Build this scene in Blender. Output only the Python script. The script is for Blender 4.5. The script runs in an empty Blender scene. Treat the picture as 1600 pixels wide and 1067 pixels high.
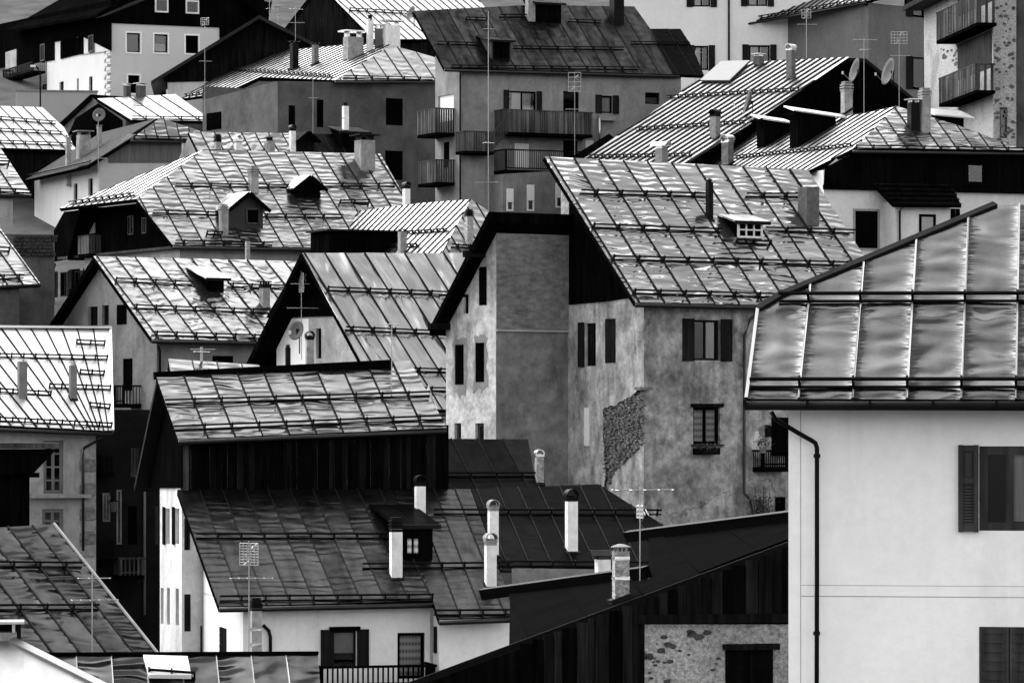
import bpy, math, random
from mathutils import Vector, Matrix
from mathutils.geometry import tessellate_polygon
random.seed(7)
rnd = random.uniform
R = math.radians
scene = bpy.context.scene
COL = scene.collection

# ------------------------------------------------------------------ camera, sky, sun, exposure
F, U0, H0 = 6000.0, 800.0, 660.0          # focal length in photo pixels, principal column, horizon row
cam_d = bpy.data.cameras.new('camera'); cam = bpy.data.objects.new('camera', cam_d); COL.objects.link(cam)
cam_d.sensor_width = 36.0; cam_d.lens = 36.0 * F / 1600.0
cam_d.shift_y = (H0 - 533.5) / 1600.0
cam_d.clip_start = 1.0; cam_d.clip_end = 6000.0
cam.location = (0, 0, 0); cam.rotation_euler = (R(90), 0, 0)
scene.camera = cam
SUN_EL, SUN_AZ = 42.0, -45.0               # degrees; azimuth from +Y (view direction) towards +X
world = bpy.data.worlds.new('World'); scene.world = world; world.use_nodes = True
wn = world.node_tree; wn.nodes.clear()
sky = wn.nodes.new('ShaderNodeTexSky'); sky.sky_type = 'NISHITA'; sky.sun_disc = False
sky.sun_elevation = R(SUN_EL); sky.sun_rotation = R(SUN_AZ); sky.altitude = 1000
sky.air_density = 1.5; sky.dust_density = 8.0; sky.ozone_density = 1.0
bwn = wn.nodes.new('ShaderNodeRGBToBW'); bgn = wn.nodes.new('ShaderNodeBackground'); won = wn.nodes.new('ShaderNodeOutputWorld')
bgn.inputs['Strength'].default_value = 0.15
wn.links.new(sky.outputs[0], bwn.inputs[0]); wn.links.new(bwn.outputs[0], bgn.inputs[0]); wn.links.new(bgn.outputs[0], won.inputs[0])
sun_d = bpy.data.lights.new('sun', 'SUN'); sun = bpy.data.objects.new('sun', sun_d); COL.objects.link(sun)
sun_d.energy = 0.7; sun_d.angle = R(95); sun_d.color = (1, 1, 1)
sdir = Vector((math.sin(R(SUN_AZ)) * math.cos(R(SUN_EL)), math.cos(R(SUN_AZ)) * math.cos(R(SUN_EL)), math.sin(R(SUN_EL))))
sun.rotation_euler = sdir.to_track_quat('Z', 'Y').to_euler()
vs = scene.view_settings
vs.view_transform = 'Standard'; vs.look = 'None'; vs.gamma = 1.0; vs.exposure = 2.08; vs.use_curve_mapping = False
scene.cycles.max_bounces = 6; scene.cycles.diffuse_bounces = 3; scene.cycles.glossy_bounces = 3
scene.cycles.transparent_max_bounces = 8
scene.cycles.use_denoising = True

# ------------------------------------------------------------------ materials (all procedural, neutral greys)
MATS = {}
class NT:
    def __init__(s, name):
        s.m = bpy.data.materials.new(name); s.m.use_nodes = True
        s.t = s.m.node_tree; s.t.nodes.clear()
        s.out = s.n('ShaderNodeOutputMaterial'); s.b = s.n('ShaderNodeBsdfPrincipled')
        s.l(s.b.outputs[0], s.out.inputs[0])
    def n(s, k, **kw):
        q = s.t.nodes.new(k)
        for a, v in kw.items(): setattr(q, a, v)
        return q
    def l(s, a, b): s.t.links.new(a, b)
    def math(s, op, a, b=None):
        q = s.n('ShaderNodeMath', operation=op)
        for i, x in enumerate((a, b)):
            if x is None: continue
            if isinstance(x, (int, float)): q.inputs[i].default_value = x
            else: s.l(x, q.inputs[i])
        return q.outputs[0]
    def mrange(s, x, a, b, c, d):
        q = s.n('ShaderNodeMapRange'); s.l(x, q.inputs[0])
        for i, v in enumerate((a, b, c, d)): q.inputs[i + 1].default_value = v
        return q.outputs[0]
    def noise(s, vec, scale, sx=(1, 1, 1), detail=4, rough=.55, dist=0):
        mp = s.n('ShaderNodeMapping'); mp.inputs['Scale'].default_value = sx; s.l(vec, mp.inputs[0])
        q = s.n('ShaderNodeTexNoise'); s.l(mp.outputs[0], q.inputs['Vector'])
        q.inputs['Scale'].default_value = scale; q.inputs['Detail'].default_value = detail
        q.inputs['Roughness'].default_value = rough; q.inputs['Distortion'].default_value = dist
        return q.outputs[0]
    def bump(s, h, dist, strength=1.0, normal=None):
        q = s.n('ShaderNodeBump'); s.l(h, q.inputs['Height']); q.inputs['Distance'].default_value = dist
        q.inputs['Strength'].default_value = strength
        if normal: s.l(normal, q.inputs['Normal'])
        return q.outputs[0]
def surf(name, col, rough=.8, metal=0., var=.2, sc=1.0, sx=(1, 1, 1), streak=0., bump=0., bsc=20., stain=0., spec=.08, crack=0.):
    """plain surface: grey base with mottling, vertical streaks, patchy stains and fine relief (world coordinates)"""
    if name in MATS: return MATS[name]
    k = NT(name); pos = k.n('ShaderNodeNewGeometry').outputs['Position']
    f = k.mrange(k.noise(pos, sc, sx, 6, .62), .3, .7, 1 - var, 1 + var)
    if streak:
        mask = k.mrange(k.noise(pos, .45, (1, 1, .7), 3), .42, .62, 0, 1)
        st = k.mrange(k.noise(pos, 1.0, (2.4, 2.4, .3), 5, .65, .8), .45, .72, 0, streak)
        f = k.math('MULTIPLY', f, k.math('SUBTRACT', 1, k.math('MULTIPLY', st, mask)))
        f = k.math('MULTIPLY', f, k.mrange(k.noise(pos, 5.5, (1, 1, 1), 7, .72), .3, .72, 1 - streak * .55, 1 + streak * .4))
    if stain: f = k.math('MULTIPLY', f, k.mrange(k.noise(pos, .55, (1, 1, .8), 5, .6, .6), .48, .64, 1, 1 - stain))
    if crack:
        wv = k.n('ShaderNodeVectorMath', operation='ADD'); wn_ = k.n('ShaderNodeTexNoise'); wn_.inputs['Scale'].default_value = 1.5; wn_.inputs['Detail'].default_value = 5; k.l(pos, wn_.inputs['Vector']); k.l(wn_.outputs['Color'], wv.inputs[0]); k.l(pos, wv.inputs[1])
        vo = k.n('ShaderNodeTexVoronoi', feature='DISTANCE_TO_EDGE'); vo.inputs['Scale'].default_value = .55; k.l(wv.outputs[0], vo.inputs['Vector'])
        line = k.mrange(vo.outputs['Distance'], .0, .018, crack, 0); msk = k.mrange(k.noise(pos, .5, (1, 1, 1), 2), .5, .58, 0, 1)
        f = k.math('MULTIPLY', f, k.math('SUBTRACT', 1, k.math('MULTIPLY', line, msk)))
    c = k.math('MULTIPLY', f, col)
    k.l(c, k.b.inputs['Base Color'])
    k.b.inputs['Roughness'].default_value = rough; k.b.inputs['Metallic'].default_value = metal
    k.b.inputs['Specular IOR Level'].default_value = spec
    if spec < .1: k.b.inputs['IOR'].default_value = 1.15
    if bump: k.l(k.bump(k.noise(pos, bsc, (1, 1, 1), 4, .6), bump), k.b.inputs['Normal'])
    MATS[name] = k.m; return k.m
def wood(name, col, var=.5):
    if name in MATS: return MATS[name]
    k = NT(name); pos = k.n('ShaderNodeNewGeometry').outputs['Position']
    a = k.mrange(k.noise(pos, 1, (7, 7, .5), 5, .65), .3, .72, 1 - var, 1 + var)
    b = k.mrange(k.noise(pos, .6, (1, 1, 1), 3), .4, .7, .75, 1.3)
    k.l(k.math('MULTIPLY', k.math('MULTIPLY', a, b), col), k.b.inputs['Base Color'])
    k.b.inputs['Roughness'].default_value = .75; k.b.inputs['Specular IOR Level'].default_value = .02; k.b.inputs['IOR'].default_value = 1.02
    k.l(k.bump(k.noise(pos, 1, (16, 16, 1.2), 4), .012), k.b.inputs['Normal'])
    MATS[name] = k.m; return k.m
def tin(name, col, rough=.25, fx=.7, fy=3.4, amp=.03, dirt=.1, metal=.95, rvar=.06, tone=.14, edge=.15, spec=.5, wave=.5, wide=.5, tint=1.):
    """sheet metal: folds and oil-canning across each sheet, puckers along both seams, tone differing from sheet to sheet, grime"""
    if name in MATS: return MATS[name]
    k = NT(name); tc = k.n('ShaderNodeTexCoord'); oi = k.n('ShaderNodeObjectInfo')
    off = k.n('ShaderNodeVectorMath', operation='SCALE'); off.inputs[0].default_value = (37.3, 71.7, 19.1); k.l(oi.outputs['Random'], off.inputs['Scale'])
    add = k.n('ShaderNodeVectorMath', operation='ADD'); k.l(tc.outputs['Object'], add.inputs[0]); k.l(off.outputs[0], add.inputs[1])
    v = add.outputs[0]
    big = k.noise(v, 1, (fx, fy * .55, 1), 1.2, .4, .5)
    wd = k.noise(v, .8, (1.2, .4, 1), 1, .5, .2)
    so = k.n('ShaderNodeSeparateXYZ'); k.l(v, so.inputs[0])
    ph = k.math('ADD', k.math('MULTIPLY', so.outputs[1], fy * 6.283), k.math('MULTIPLY', k.noise(v, 1, (fx * .9, fy * .35, 1), 2, .5), 16.))
    msk = k.mrange(k.noise(v, 1, (.9, fy * .3, 1), 1), .38, .66, 0, 1)
    wv = k.math('MULTIPLY', k.math('MULTIPLY', k.math('SINE', ph), msk), wave * .16)
    sep = k.n('ShaderNodeSeparateXYZ'); k.l(tc.outputs['Generated'], sep.inputs[0])
    e = k.math('POWER', k.math('ABSOLUTE', k.math('MULTIPLY', k.math('SUBTRACT', sep.outputs[0], .5), 2)), 5)
    puck = k.math('MULTIPLY', k.noise(v, 1, (1.2, 9, 1), 2, .5), e)
    h = k.math('ADD', k.math('ADD', k.math('ADD', big, wv), k.math('MULTIPLY', wd, wide)), k.math('MULTIPLY', puck, edge))
    k.l(k.bump(h, amp * 2.4), k.b.inputs['Normal'])
    g = k.mrange(k.noise(v, 1.1, (1.6, .5, 1), 6, .65, .4), .42, .72, 1, 1 - dirt)
    g2 = k.mrange(k.noise(v, 14, (1, 1, 1), 4, .7), .35, .7, 1 + dirt * .2, 1 - dirt * .3)
    t = k.mrange(oi.outputs['Random'], 0, 1, 1 - tone, 1 + tone)
    k.l(k.math('MULTIPLY', k.math('MULTIPLY', k.math('MULTIPLY', g, g2), t), col), k.b.inputs['Base Color'])
    k.l(k.mrange(k.noise(v, 2.2, (1, .6, 1), 5, .6), .3, .7, rough - rvar, rough + rvar * 1.6), k.b.inputs['Roughness'])
    k.b.inputs['Metallic'].default_value = metal; k.b.inputs['Specular IOR Level'].default_value = spec
    k.b.inputs['Specular Tint'].default_value = (tint, tint, tint, 1)
    if spec < .1: k.b.inputs['IOR'].default_value = 1.04
    MATS[name] = k.m; return k.m
def glassm():
    if 'glass' in MATS: return MATS['glass']
    k = NT('glass'); tr = k.n('ShaderNodeBsdfTransparent'); gl = k.n('ShaderNodeBsdfGlossy'); mx = k.n('ShaderNodeMixShader')
    gl.inputs['Roughness'].default_value = .04; tr.inputs[0].default_value = (.8, .8, .8, 1); fr = k.n('ShaderNodeFresnel'); fr.inputs[0].default_value = 1.5
    k.l(fr.outputs[0], mx.inputs[0]); k.l(tr.outputs[0], mx.inputs[1]); k.l(gl.outputs[0], mx.inputs[2]); k.l(mx.outputs[0], k.out.inputs[0])
    MATS['glass'] = k.m; return k.m
def lace(name='lace', col=.62):
    if name in MATS: return MATS[name]
    k = NT(name); pos = k.n('ShaderNodeNewGeometry').outputs['Position']
    sep = k.n('ShaderNodeSeparateXYZ'); k.l(pos, sep.inputs[0])
    w = k.math('SINE', k.math('MULTIPLY', sep.outputs[2], 30)); q = k.math('SINE', k.math('MULTIPLY', k.math('ADD', sep.outputs[0], sep.outputs[1]), 55))
    f = k.mrange(k.math('ADD', w, k.math('MULTIPLY', q, .5)), -1.2, .6, .3, 1)
    k.l(k.math('MULTIPLY', f, col), k.b.inputs['Base Color']); k.b.inputs['Roughness'].default_value = .9
    MATS[name] = k.m; return k.m

BLACK = wood('black_stained_wood', .0022, .7)
DWOOD = wood('dark_weathered_wood', .006, .8)
GWOOD = wood('grey_weathered_wood', .05, .6)
PALEW = wood('pale_weathered_wood', .09, .6)
BWOOD = wood('brown_shutter_wood', .014, .4)
RAIL = surf('dark_iron', .006, .5, .3, .2, 3)
GUT = tin('gutter_metal', .03, .35, 1, 1, .004, .3, .8, tint=.5)
PIPE = surf('painted_pipe', .008, .4, .2, .2, 2)
WHITE = surf('white_plaster', .80, .9, 0, .05, .8, streak=.1, bump=.006, bsc=14)
CREAM = surf('pale_plaster', .52, .9, 0, .10, .9, streak=.16, bump=.01, bsc=12, stain=.1)
GREY = surf('grey_plaster', .19, .92, 0, .25, .9, streak=.3, bump=.02, bsc=10, stain=.25)
DGREY = surf('dark_grey_plaster', .10, .92, 0, .28, .9, streak=.3, bump=.02, bsc=10, stain=.3)
LGREY = surf('light_grey_plaster', .32, .92, 0, .2, 1.1, streak=.28, bump=.018, bsc=10, stain=.25)
ROUGH = surf('rough_cast_plaster', .17, .95, 0, .4, 3.0, (1, 1, 2.5), .25, .05, 9, .2)
STONEP = surf('roughcast', .42, .95, 0, .55, 13, (1, 1, 1), 0, .12, 24, .3)
CONC = surf('concrete', .22, .9, 0, .3, 5, bump=.02, bsc=25)
CHIM = surf('chimney_render', .27, .85, 0, .3, 3, streak=.5, bump=.01)
CHIMW = surf('white_chimney_paint', .70, .7, 0, .1, 3, streak=.3, bump=.005)
STONE = surf('stone', .14, .9, 0, .45, 6, bump=.03, bsc=18)
SOOT = surf('sooty_metal', .008, .5, .4, .3, 3)
CAPM = tin('bright_cap_metal', .5, .3, 1, 1, .006, .2)
ANT = surf('aluminium_rod', .34, .45, .5, .15, 4)
DISHM = surf('dish_paint', .09, .45, 0, .15, 3)
CURT = surf('curtain', .55, .9, 0, .25, 3, (6, 6, .2))
PVC = surf('white_window_paint', .62, .4, 0, .04, 3)
LEAF = surf('leaf', .05, .6, 0, .4, 12)
FLOWER = surf('petal', .3, .7, 0, .3, 12)

# ------------------------------------------------------------------ mesh helpers
def P(u, v, Y): return Vector(((u - U0) / F * Y, Y, (H0 - v) / F * Y))
def link(o, parent=None):
    COL.objects.link(o)
    if parent is not None: o.parent = parent
    return o
def mk(name, V, Fc, mat, parent=None, M=None, smooth=False):
    me = bpy.data.meshes.new(name); me.from_pydata([tuple(v) for v in V], [], Fc); me.materials.append(mat)
    if smooth: me.polygons.foreach_set('use_smooth', [True] * len(me.polygons))
    me.update(); o = bpy.data.objects.new(name, me)
    if M is not None: o.matrix_basis = M
    return link(o, parent)
CUBE = {}
CV = [(x, y, z) for z in (-.5, .5) for y in (-.5, .5) for x in (-.5, .5)]
CF = [(0, 2, 3, 1), (4, 5, 7, 6), (0, 1, 5, 4), (2, 6, 7, 3), (0, 4, 6, 2), (1, 3, 7, 5)]
def box(name, parent, c, size, mat, ax=None):
    """one box: a shared unit cube, scaled and placed"""
    if mat.name not in CUBE:
        me = bpy.data.meshes.new('block_' + mat.name); me.from_pydata(CV, [], CF); me.materials.append(mat); CUBE[mat.name] = me
    o = bpy.data.objects.new(name, CUBE[mat.name])
    a = ax or (Vector((1, 0, 0)), Vector((0, 1, 0)), Vector((0, 0, 1)))
    M = Matrix.Identity(4)
    for i in range(3):
        for j in range(3): M[j][i] = a[i][j] * size[i]
        M[i][3] = c[i]
    o.matrix_basis = M
    return link(o, parent)
class MB:
    def __init__(s): s.V = []; s.F = []
    def add(s, V, Fc):
        n = len(s.V); s.V += [Vector(v) for v in V]; s.F += [tuple(i + n for i in f) for f in Fc]
    def box(s, c, size, ax=None):
        a = ax or (Vector((1, 0, 0)), Vector((0, 1, 0)), Vector((0, 0, 1))); c = Vector(c)
        s.add([c + a[0] * (x * size[0]) + a[1] * (y * size[1]) + a[2] * (z * size[2]) for x, y, z in CV], CF)
    def tube(s, pts, r, n=6, r2=None, cap=True):
        pts = [Vector(p) for p in pts]; rings = []
        for i, p in enumerate(pts):
            d = (pts[min(i + 1, len(pts) - 1)] - pts[max(i - 1, 0)]).normalized()
            x = d.cross(Vector((0, 0, 1)) if abs(d.z) < .9 else Vector((1, 0, 0))).normalized(); y = d.cross(x)
            rr = r if r2 is None else r + (r2 - r) * i / max(1, len(pts) - 1)
            rings.append([p + (x * math.cos(2 * math.pi * j / n) + y * math.sin(2 * math.pi * j / n)) * rr for j in range(n)])
        V = [q for g in rings for q in g]; Fc = []
        for i in range(len(pts) - 1):
            for j in range(n):
                a = i * n + j; b = i * n + (j + 1) % n; Fc.append((a, b, b + n, a + n))
        if cap: Fc += [tuple(range(n))[::-1], tuple(range(len(V) - n, len(V)))]
        s.add(V, Fc)
    def prism(s, poly, d):
        """polygon (3-D points) extruded by vector d"""
        n = len(poly); V = [Vector(p) for p in poly] + [Vector(p) + d for p in poly]
        tri = tessellate_polygon([[Vector(p) for p in poly]])
        Fc = [tuple(t) for t in tri] + [tuple(i + n for i in t[::-1]) for t in tri] + [(i, (i + 1) % n, (i + 1) % n + n, i + n) for i in range(n)]
        s.add(V, Fc)
    def build(s, name, mat, parent=None, M=None, smooth=False): return mk(name, s.V, s.F, mat, parent, M, smooth)
def clip(poly, k, c, keep_greater):
    """clip 2-D polygon by a - k*b >= c (or <=)"""
    out = []
    f = lambda p: (p[0] - k * p[1] - c) * (1 if keep_greater else -1)
    for i in range(len(poly)):
        p, q = poly[i], poly[(i + 1) % len(poly)]; fp, fq = f(p), f(q)
        if fp >= 0: out.append(p)
        if (fp > 0 > fq) or (fp < 0 < fq):
            t = fp / (fp - fq); out.append((p[0] + (q[0] - p[0]) * t, p[1] + (q[1] - p[1]) * t))
    return out
def span(poly, k, c):
    """extent of the line a - k*b = c inside the polygon, as b0, b1"""
    bs = []
    for i in range(len(poly)):
        p, q = poly[i], poly[(i + 1) % len(poly)]; fp, fq = p[0] - k * p[1] - c, q[0] - k * q[1] - c
        if (fp <= 0 < fq) or (fq <= 0 < fp):
            t = fp / (fp - fq); bs.append(p[1] + (q[1] - p[1]) * t)
    return (min(bs), max(bs)) if len(bs) >= 2 else None
GP = [(-60, -12), (0, -10), (40, -9), (60, -8.5), (107, -9), (125, -12), (136, -12), (150, -11), (165, -6), (176, 0), (190, 6), (205, 10), (225, 14), (245, 18), (300, 32), (400, 56), (700, 150), (1400, 420), (2500, 700)]
def ground(y):
    for (a, b), (c, d) in zip(GP, GP[1:]):
        if y <= c: return b + (d - b) * (y - a) / (c - a)
    return GP[-1][1]

# ------------------------------------------------------------------ house kit: everything is measured on the planes of the house
UP = Vector((0, 0, 1))
class Face:
    def __init__(s, h, kind, p0, pitch):
        c, si = math.cos(pitch), math.sin(pitch); s.h, s.kind, s.p0, s.pitch = h, kind, p0, pitch
        if kind == 'front': s.a, s.b = Vector((1, 0, 0)), Vector((0, c, si))
        elif kind == 'left': s.a, s.b = Vector((0, -1, 0)), Vector((c, 0, si))
        elif kind == 'right': s.a, s.b = Vector((0, 1, 0)), Vector((-c, 0, si))
        else: s.a, s.b = Vector((-1, 0, 0)), Vector((0, -c, si))
        s.n = s.a.cross(s.b)
    def hit(s, u, v, lift=0): return s.h.hit(s.p0 + s.n * lift, s.n, u, v)
    def ab(s, u, v):
        q = s.hit(u, v) - s.p0; return (q.dot(s.a), q.dot(s.b))
    def pt(s, a, b, z=0): return s.p0 + s.a * a + s.b * b + s.n * z
    def z_at(s, x, y):
        q = Vector((x, y, 0)); return (s.p0 - q).dot(s.n) / s.n.z
class House:
    def __init__(s, name, label, u, v, scale, yaw, cat='house', group=None, Y=None, base=None):
        Y = Y or F / scale; s.Y, s.yaw = Y, R(yaw); w = P(u, v, Y)
        zb = ground(Y) - .4 if base is None else base
        s.loc = Vector((w.x, w.y, zb)); s.z0 = w.z - zb; s.s = F / Y
        s.Rm = Matrix.Rotation(s.yaw, 3, 'Z'); s.Ri = s.Rm.transposed()
        s.root = bpy.data.objects.new(name, None); s.root.location = s.loc; s.root.rotation_euler = (0, 0, s.yaw)
        s.root['label'] = label; s.root['category'] = cat; link(s.root)
        if group: s.root['group'] = group
        s.o = s.Ri @ (-s.loc); s.holes = {'F': [], 'S': [], 'T': []}; s.faces = []; s.off = {'F': 0., 'S': 0.}
    def hit(s, p, n, u, v):
        d = s.Ri @ Vector(((u - U0) / F, 1, (H0 - v) / F)); t = (p - s.o).dot(n) / d.dot(n); return s.o + d * t
    def world(s, p): return s.Rm @ Vector(p) + s.loc
    def frame(s, pl, off=0.):
        if pl == 'F': return Vector((0, s.off['F'] + off, 0)), Vector((1, 0, 0)), Vector((0, -1, 0))
        if pl == 'T': return Vector((-off, 0, 0)), Vector((0, 1, 0)), Vector((1, 0, 0))
        if pl == 'S': return Vector((s.off['S'] + off, 0, 0)), Vector((0, -1, 0)), Vector((-1, 0, 0))
    def on(s, pl, u, v, off=0.):
        o, r, n = s.frame(pl, off); return s.hit(o, n, u, v)
    def rz(s, pl, u, v, off=0.):
        o, r, n = s.frame(pl, off); p = s.hit(o, n, u, v); return (p.dot(r), p.z)
    def face(s, kind, eave, oh, seam=None, pitch=None, quiet=False):
        e = Vector((0, -oh, 0)) if kind == 'front' else Vector((-oh, 0, 0))
        n = Vector((0, 1, 0)) if kind == 'front' else Vector((1, 0, 0))
        p0 = s.hit(e, n, *eave)
        if seam:
            best = None
            for k in range(60, 660):
                f = Face(s, kind, p0, R(k / 10)); a0 = f.ab(*seam[0])[0]; a1 = f.ab(*seam[1])[0]
                if best is None or abs(a0 - a1) < best[0]: best = (abs(a0 - a1), k / 10)
            pitch = best[1]
        f = Face(s, kind, p0, R(pitch)); s.faces.append(f)
        if not quiet: print('%-22s %s pitch %.1f' % (s.root.name, kind, pitch))
        return f
    def hip(s, f, apex, eave, kind='left'):
        a, e = f.hit(*apex), f.hit(*eave); p = math.atan2(a.z - e.z, abs(a.x - e.x)); g = Face(s, kind, e, p); s.faces.append(g)
        print('%-22s %s pitch %.1f' % (s.root.name, kind, math.degrees(p))); return g
    def body_half(s, ff, fl, xe, xr, yb, mat, drop=.22):
        """walls of a house whose ridge runs away from us: front gable cut by a half-hip, left slope fl"""
        ze = ff.z_at(0, 0) - drop; zl = fl.z_at(0, 0) - drop
        front = [(0, 0), (xr, 0), (xr, ze), (max(xe, .1), ze), (0, min(zl, ze))]
        return s.body(xr, yb, mat, zt=min(zl, ze), front=front, side=[(0, 0), (0, min(zl, ze)), (-yb, min(zl, ze)), (-yb, 0)])
    # ---- roofs
    def roof(s, f, poly, seam=None, nxt=None, nn=1, sp=None, mat=None, smat=None, guards=(), gutter=None, th=.16, sw=.035, sh=.05,
             fan=None, name='roof_slope', fascia=None, wig=1.0, ridge=None, grail=None):
        smat = smat or SEAM; ab = [f.ab(*p) for p in poly]
        m = MB(); m.prism([f.pt(a, b, 0) for a, b in ab], -f.n * th); slope = m.build(name, fascia or BLACK, s.root)
        def sheet(pg):
            if len(pg) < 3: return
            ca = sum(p[0] for p in pg) / len(pg); cb = sum(p[1] for p in pg) / len(pg)
            loc = [(p[0] - ca, p[1] - cb) for p in pg]
            n = len(loc); t = rnd(-.016, .016) * wig; t2 = rnd(-.004, .004) * wig / max(1., max(abs(p[1]) for p in loc))
            zz = lambda p: .012 + p[0] * t + p[1] * t2
            V = [(x, y, .0) for x, y in loc] + [(x, y, .008 + max(0, zz((x, y)))) for x, y in loc]
            Fc = [tuple(range(n, 2 * n))] + [(i, (i + 1) % n, (i + 1) % n + n, i + n) for i in range(n)]
            ar = sum(loc[i][0] * loc[(i + 1) % n][1] - loc[(i + 1) % n][0] * loc[i][1] for i in range(n))
            if abs(ar) < .03: return
            if ar < 0: Fc = [q[::-1] for q in Fc]
            M = Matrix.Identity(4); o = f.pt(ca, cb, .003)
            for j in range(3): M[j][0], M[j][1], M[j][2], M[j][3] = f.a[j], f.b[j], f.n[j], o[j]
            mk('sheet', V, Fc, mat or TIN, slope, M)
        def seamrod(p, q):
            p, q = f.pt(*p, .02), f.pt(*q, .02); d = q - p; L = d.length
            if L < .08: return
            d /= L; c = (p + q) / 2 + f.n * (sh / 2 - .01); box('seam', slope, c, (sw, L, sh), smat, (d.cross(f.n).normalized(), d, f.n))
        marks = []
        if fan:
            L = [(f.ab(*a), f.ab(*b)) for a, b in fan]
            for (t0, b0), (t1, b1) in zip(L, L[1:]): sheet([b0, b1, t1, t0])
            for t0, b0 in L[1:-1]: seamrod(b0, t0)
            s.marks = L
        else:
            if seam: p, q = f.ab(*seam[0]), f.ab(*seam[1]); k = (q[0] - p[0]) / (q[1] - p[1]); c0 = p[0] - k * p[1]
            else: k = 0.; c0 = min(x[0] for x in ab)
            if nxt: x = f.ab(*nxt); sp = abs((x[0] - k * x[1] - c0) / nn)
            cs = [a - k * b for a, b in ab]; lo, hi = min(cs), max(cs)
            i0 = math.ceil((lo - c0) / sp - .02); lines = []
            while c0 + i0 * sp < hi - .02 * sp:
                lines.append(c0 + i0 * sp); i0 += 1
            lines = [c for c in lines if lo + .12 * sp < c < hi - .12 * sp]
            for c, d in zip([lo - 1] + lines, lines + [hi + 1]): sheet(clip(clip(ab, k, c, True), k, d, False))
            for c in lines:
                e = span(ab, k, c)
                if e: seamrod((c + k * e[0], e[0]), (c + k * e[1], e[1]))
            marks = [(c, k) for c in lines]
        s.lastmarks = marks; f.slope = slope; f.k = marks[0][1] if marks else 0; f.lines = [c for c, _ in marks]
        f.poly = ab
        for g in guards: s.guard(f, *g)
        if gutter:
            a, b = [f.pt(*f.ab(*q), -.05) for q in gutter]; m = MB(); d = (b - a)
            m.tube([a, b], .075, 8); m.build('gutter', grail or GUT, slope, smooth=True)
            nb = max(2, int(d.length / .9))
            if s.s > 80:
                for i in range(nb + 1): box('gutter_bracket', slope, a + d * (i / nb) + UP * .03, (.03, .16, .10), RAIL)
        if ridge:
            a, b = [f.pt(*f.ab(*q), .03) for q in ridge[:2]]; w = ridge[2] if len(ridge) > 2 else .22
            d = (b - a).normalized(); y = f.n.cross(d)
            box('ridge_cap', slope, (a + b) / 2, ((b - a).length, w, .05), ridge[3] if len(ridge) > 3 else smat, (d, y, f.n))
        return slope
    def guard(s, f, p, q, r=.034, hgt=.13, step=None):
        a, b = f.ab(*p), f.ab(*q); A, B = f.pt(*a, 0), f.pt(*b, 0); d = B - A; m = MB()
        m.tube([A + f.n * (hgt + .07), B + f.n * (hgt + .07)], r, 6)
        m.tube([A + f.n * (hgt * .4), B + f.n * (hgt * .4)], r * .8, 6)
        ts = []
        if f.lines:
            for c in f.lines:
                fa, fb = a[0] - f.k * a[1] - c, b[0] - f.k * b[1] - c
                if fa * fb <= 0 and fa != fb: ts.append(fa / (fa - fb))
        if len(ts) < 2:
            n = max(2, int(d.length / (step or .8))); ts = [i / n for i in range(n + 1)]
        for t in ts:
            q0 = A + d * t; m.box(q0 + f.n * .11 + f.b * .02, (.04, .09, .24), (f.a, f.b, f.n))
        m.build('snow_guard', RAIL, f.slope)
    # ---- walls
    def panel(s, m, pl, outer, holes, thick, off=0., rim=True):
        o, r, n = s.frame(pl, off); W = lambda p, d=0.: o + r * p[0] + UP * p[1] + n * d
        loops = [[Vector((x, z, 0)) for x, z in outer]] + [[Vector((x0, z0, 0)), Vector((x0, z1, 0)), Vector((x1, z1, 0)), Vector((x1, z0, 0))] for x0, x1, z0, z1 in holes]
        flat = [p for l in loops for p in l]; tri = tessellate_polygon(loops)
        m.add([W(p) for p in flat], [tuple(t) for t in tri])
        for l in (loops if rim else loops[1:]):
            nn = len(l); V = [W(p) for p in l] + [W(p, -thick) for p in l]
            m.add(V, [(i, (i + 1) % nn, (i + 1) % nn + nn, i + nn) for i in range(nn)])
    def inside(s, outer, h):
        xs = [p[0] for p in outer]; zs = [p[1] for p in outer]
        return h[0] > min(xs) + .01 and h[1] < max(xs) - .01 and h[2] > min(zs) + .01 and h[3] < max(zs) - .01
    def body(s, xr, yb, mat, zt=None, f=None, yr=None, front=None, side=None, smat=None, bpitch=None):
        """shell of four walls; f gives the roof plane that cuts their tops"""
        D = .17
        if f is not None and f.kind == 'front':
            zt = f.z_at(0, 0) - D / f.n.z
            if yr and yb < yr: yr = yb
            zr = f.z_at(0, yr) - D / f.n.z if yr else zt
            tb = math.tan(bpitch if bpitch is not None else f.pitch); zbk = zr - (yb - (yr or yb)) * tb
        else: zr = zbk = zt
        front = front or [(0, 0), (xr, 0), (xr, zt), (0, zt)]
        if side is None:
            side = [(0, 0), (0, zt)] + ([(-yr, zr)] if yr and f is not None else []) + [(-yb, zbk), (-yb, 0)]
        m = MB(); s.panel(m, 'F', front, [h for h in s.holes['F'] if s.inside(front, h)], .28, rim=False)
        m2 = m if smat is None else MB(); s.panel(m2, 'S', side, [h for h in s.holes['S'] if s.inside(side, h)], .28, rim=False)
        m.add([(xr, yb, 0), (0, yb, 0), (0, yb, zbk), (xr, yb, zbk)], [(0, 1, 2, 3)])
        rs = [Vector((xr, -y, z)) for y, z in side]; m.add(rs, [tuple(range(len(rs)))])
        s.wall = m.build('wall', mat, s.root)
        if smat is not None: m2.build('wall', smat, s.root)
        s.xr, s.yb, s.zt, s.zr, s.yr = xr, yb, zt, zr, yr
        return s.wall
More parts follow.
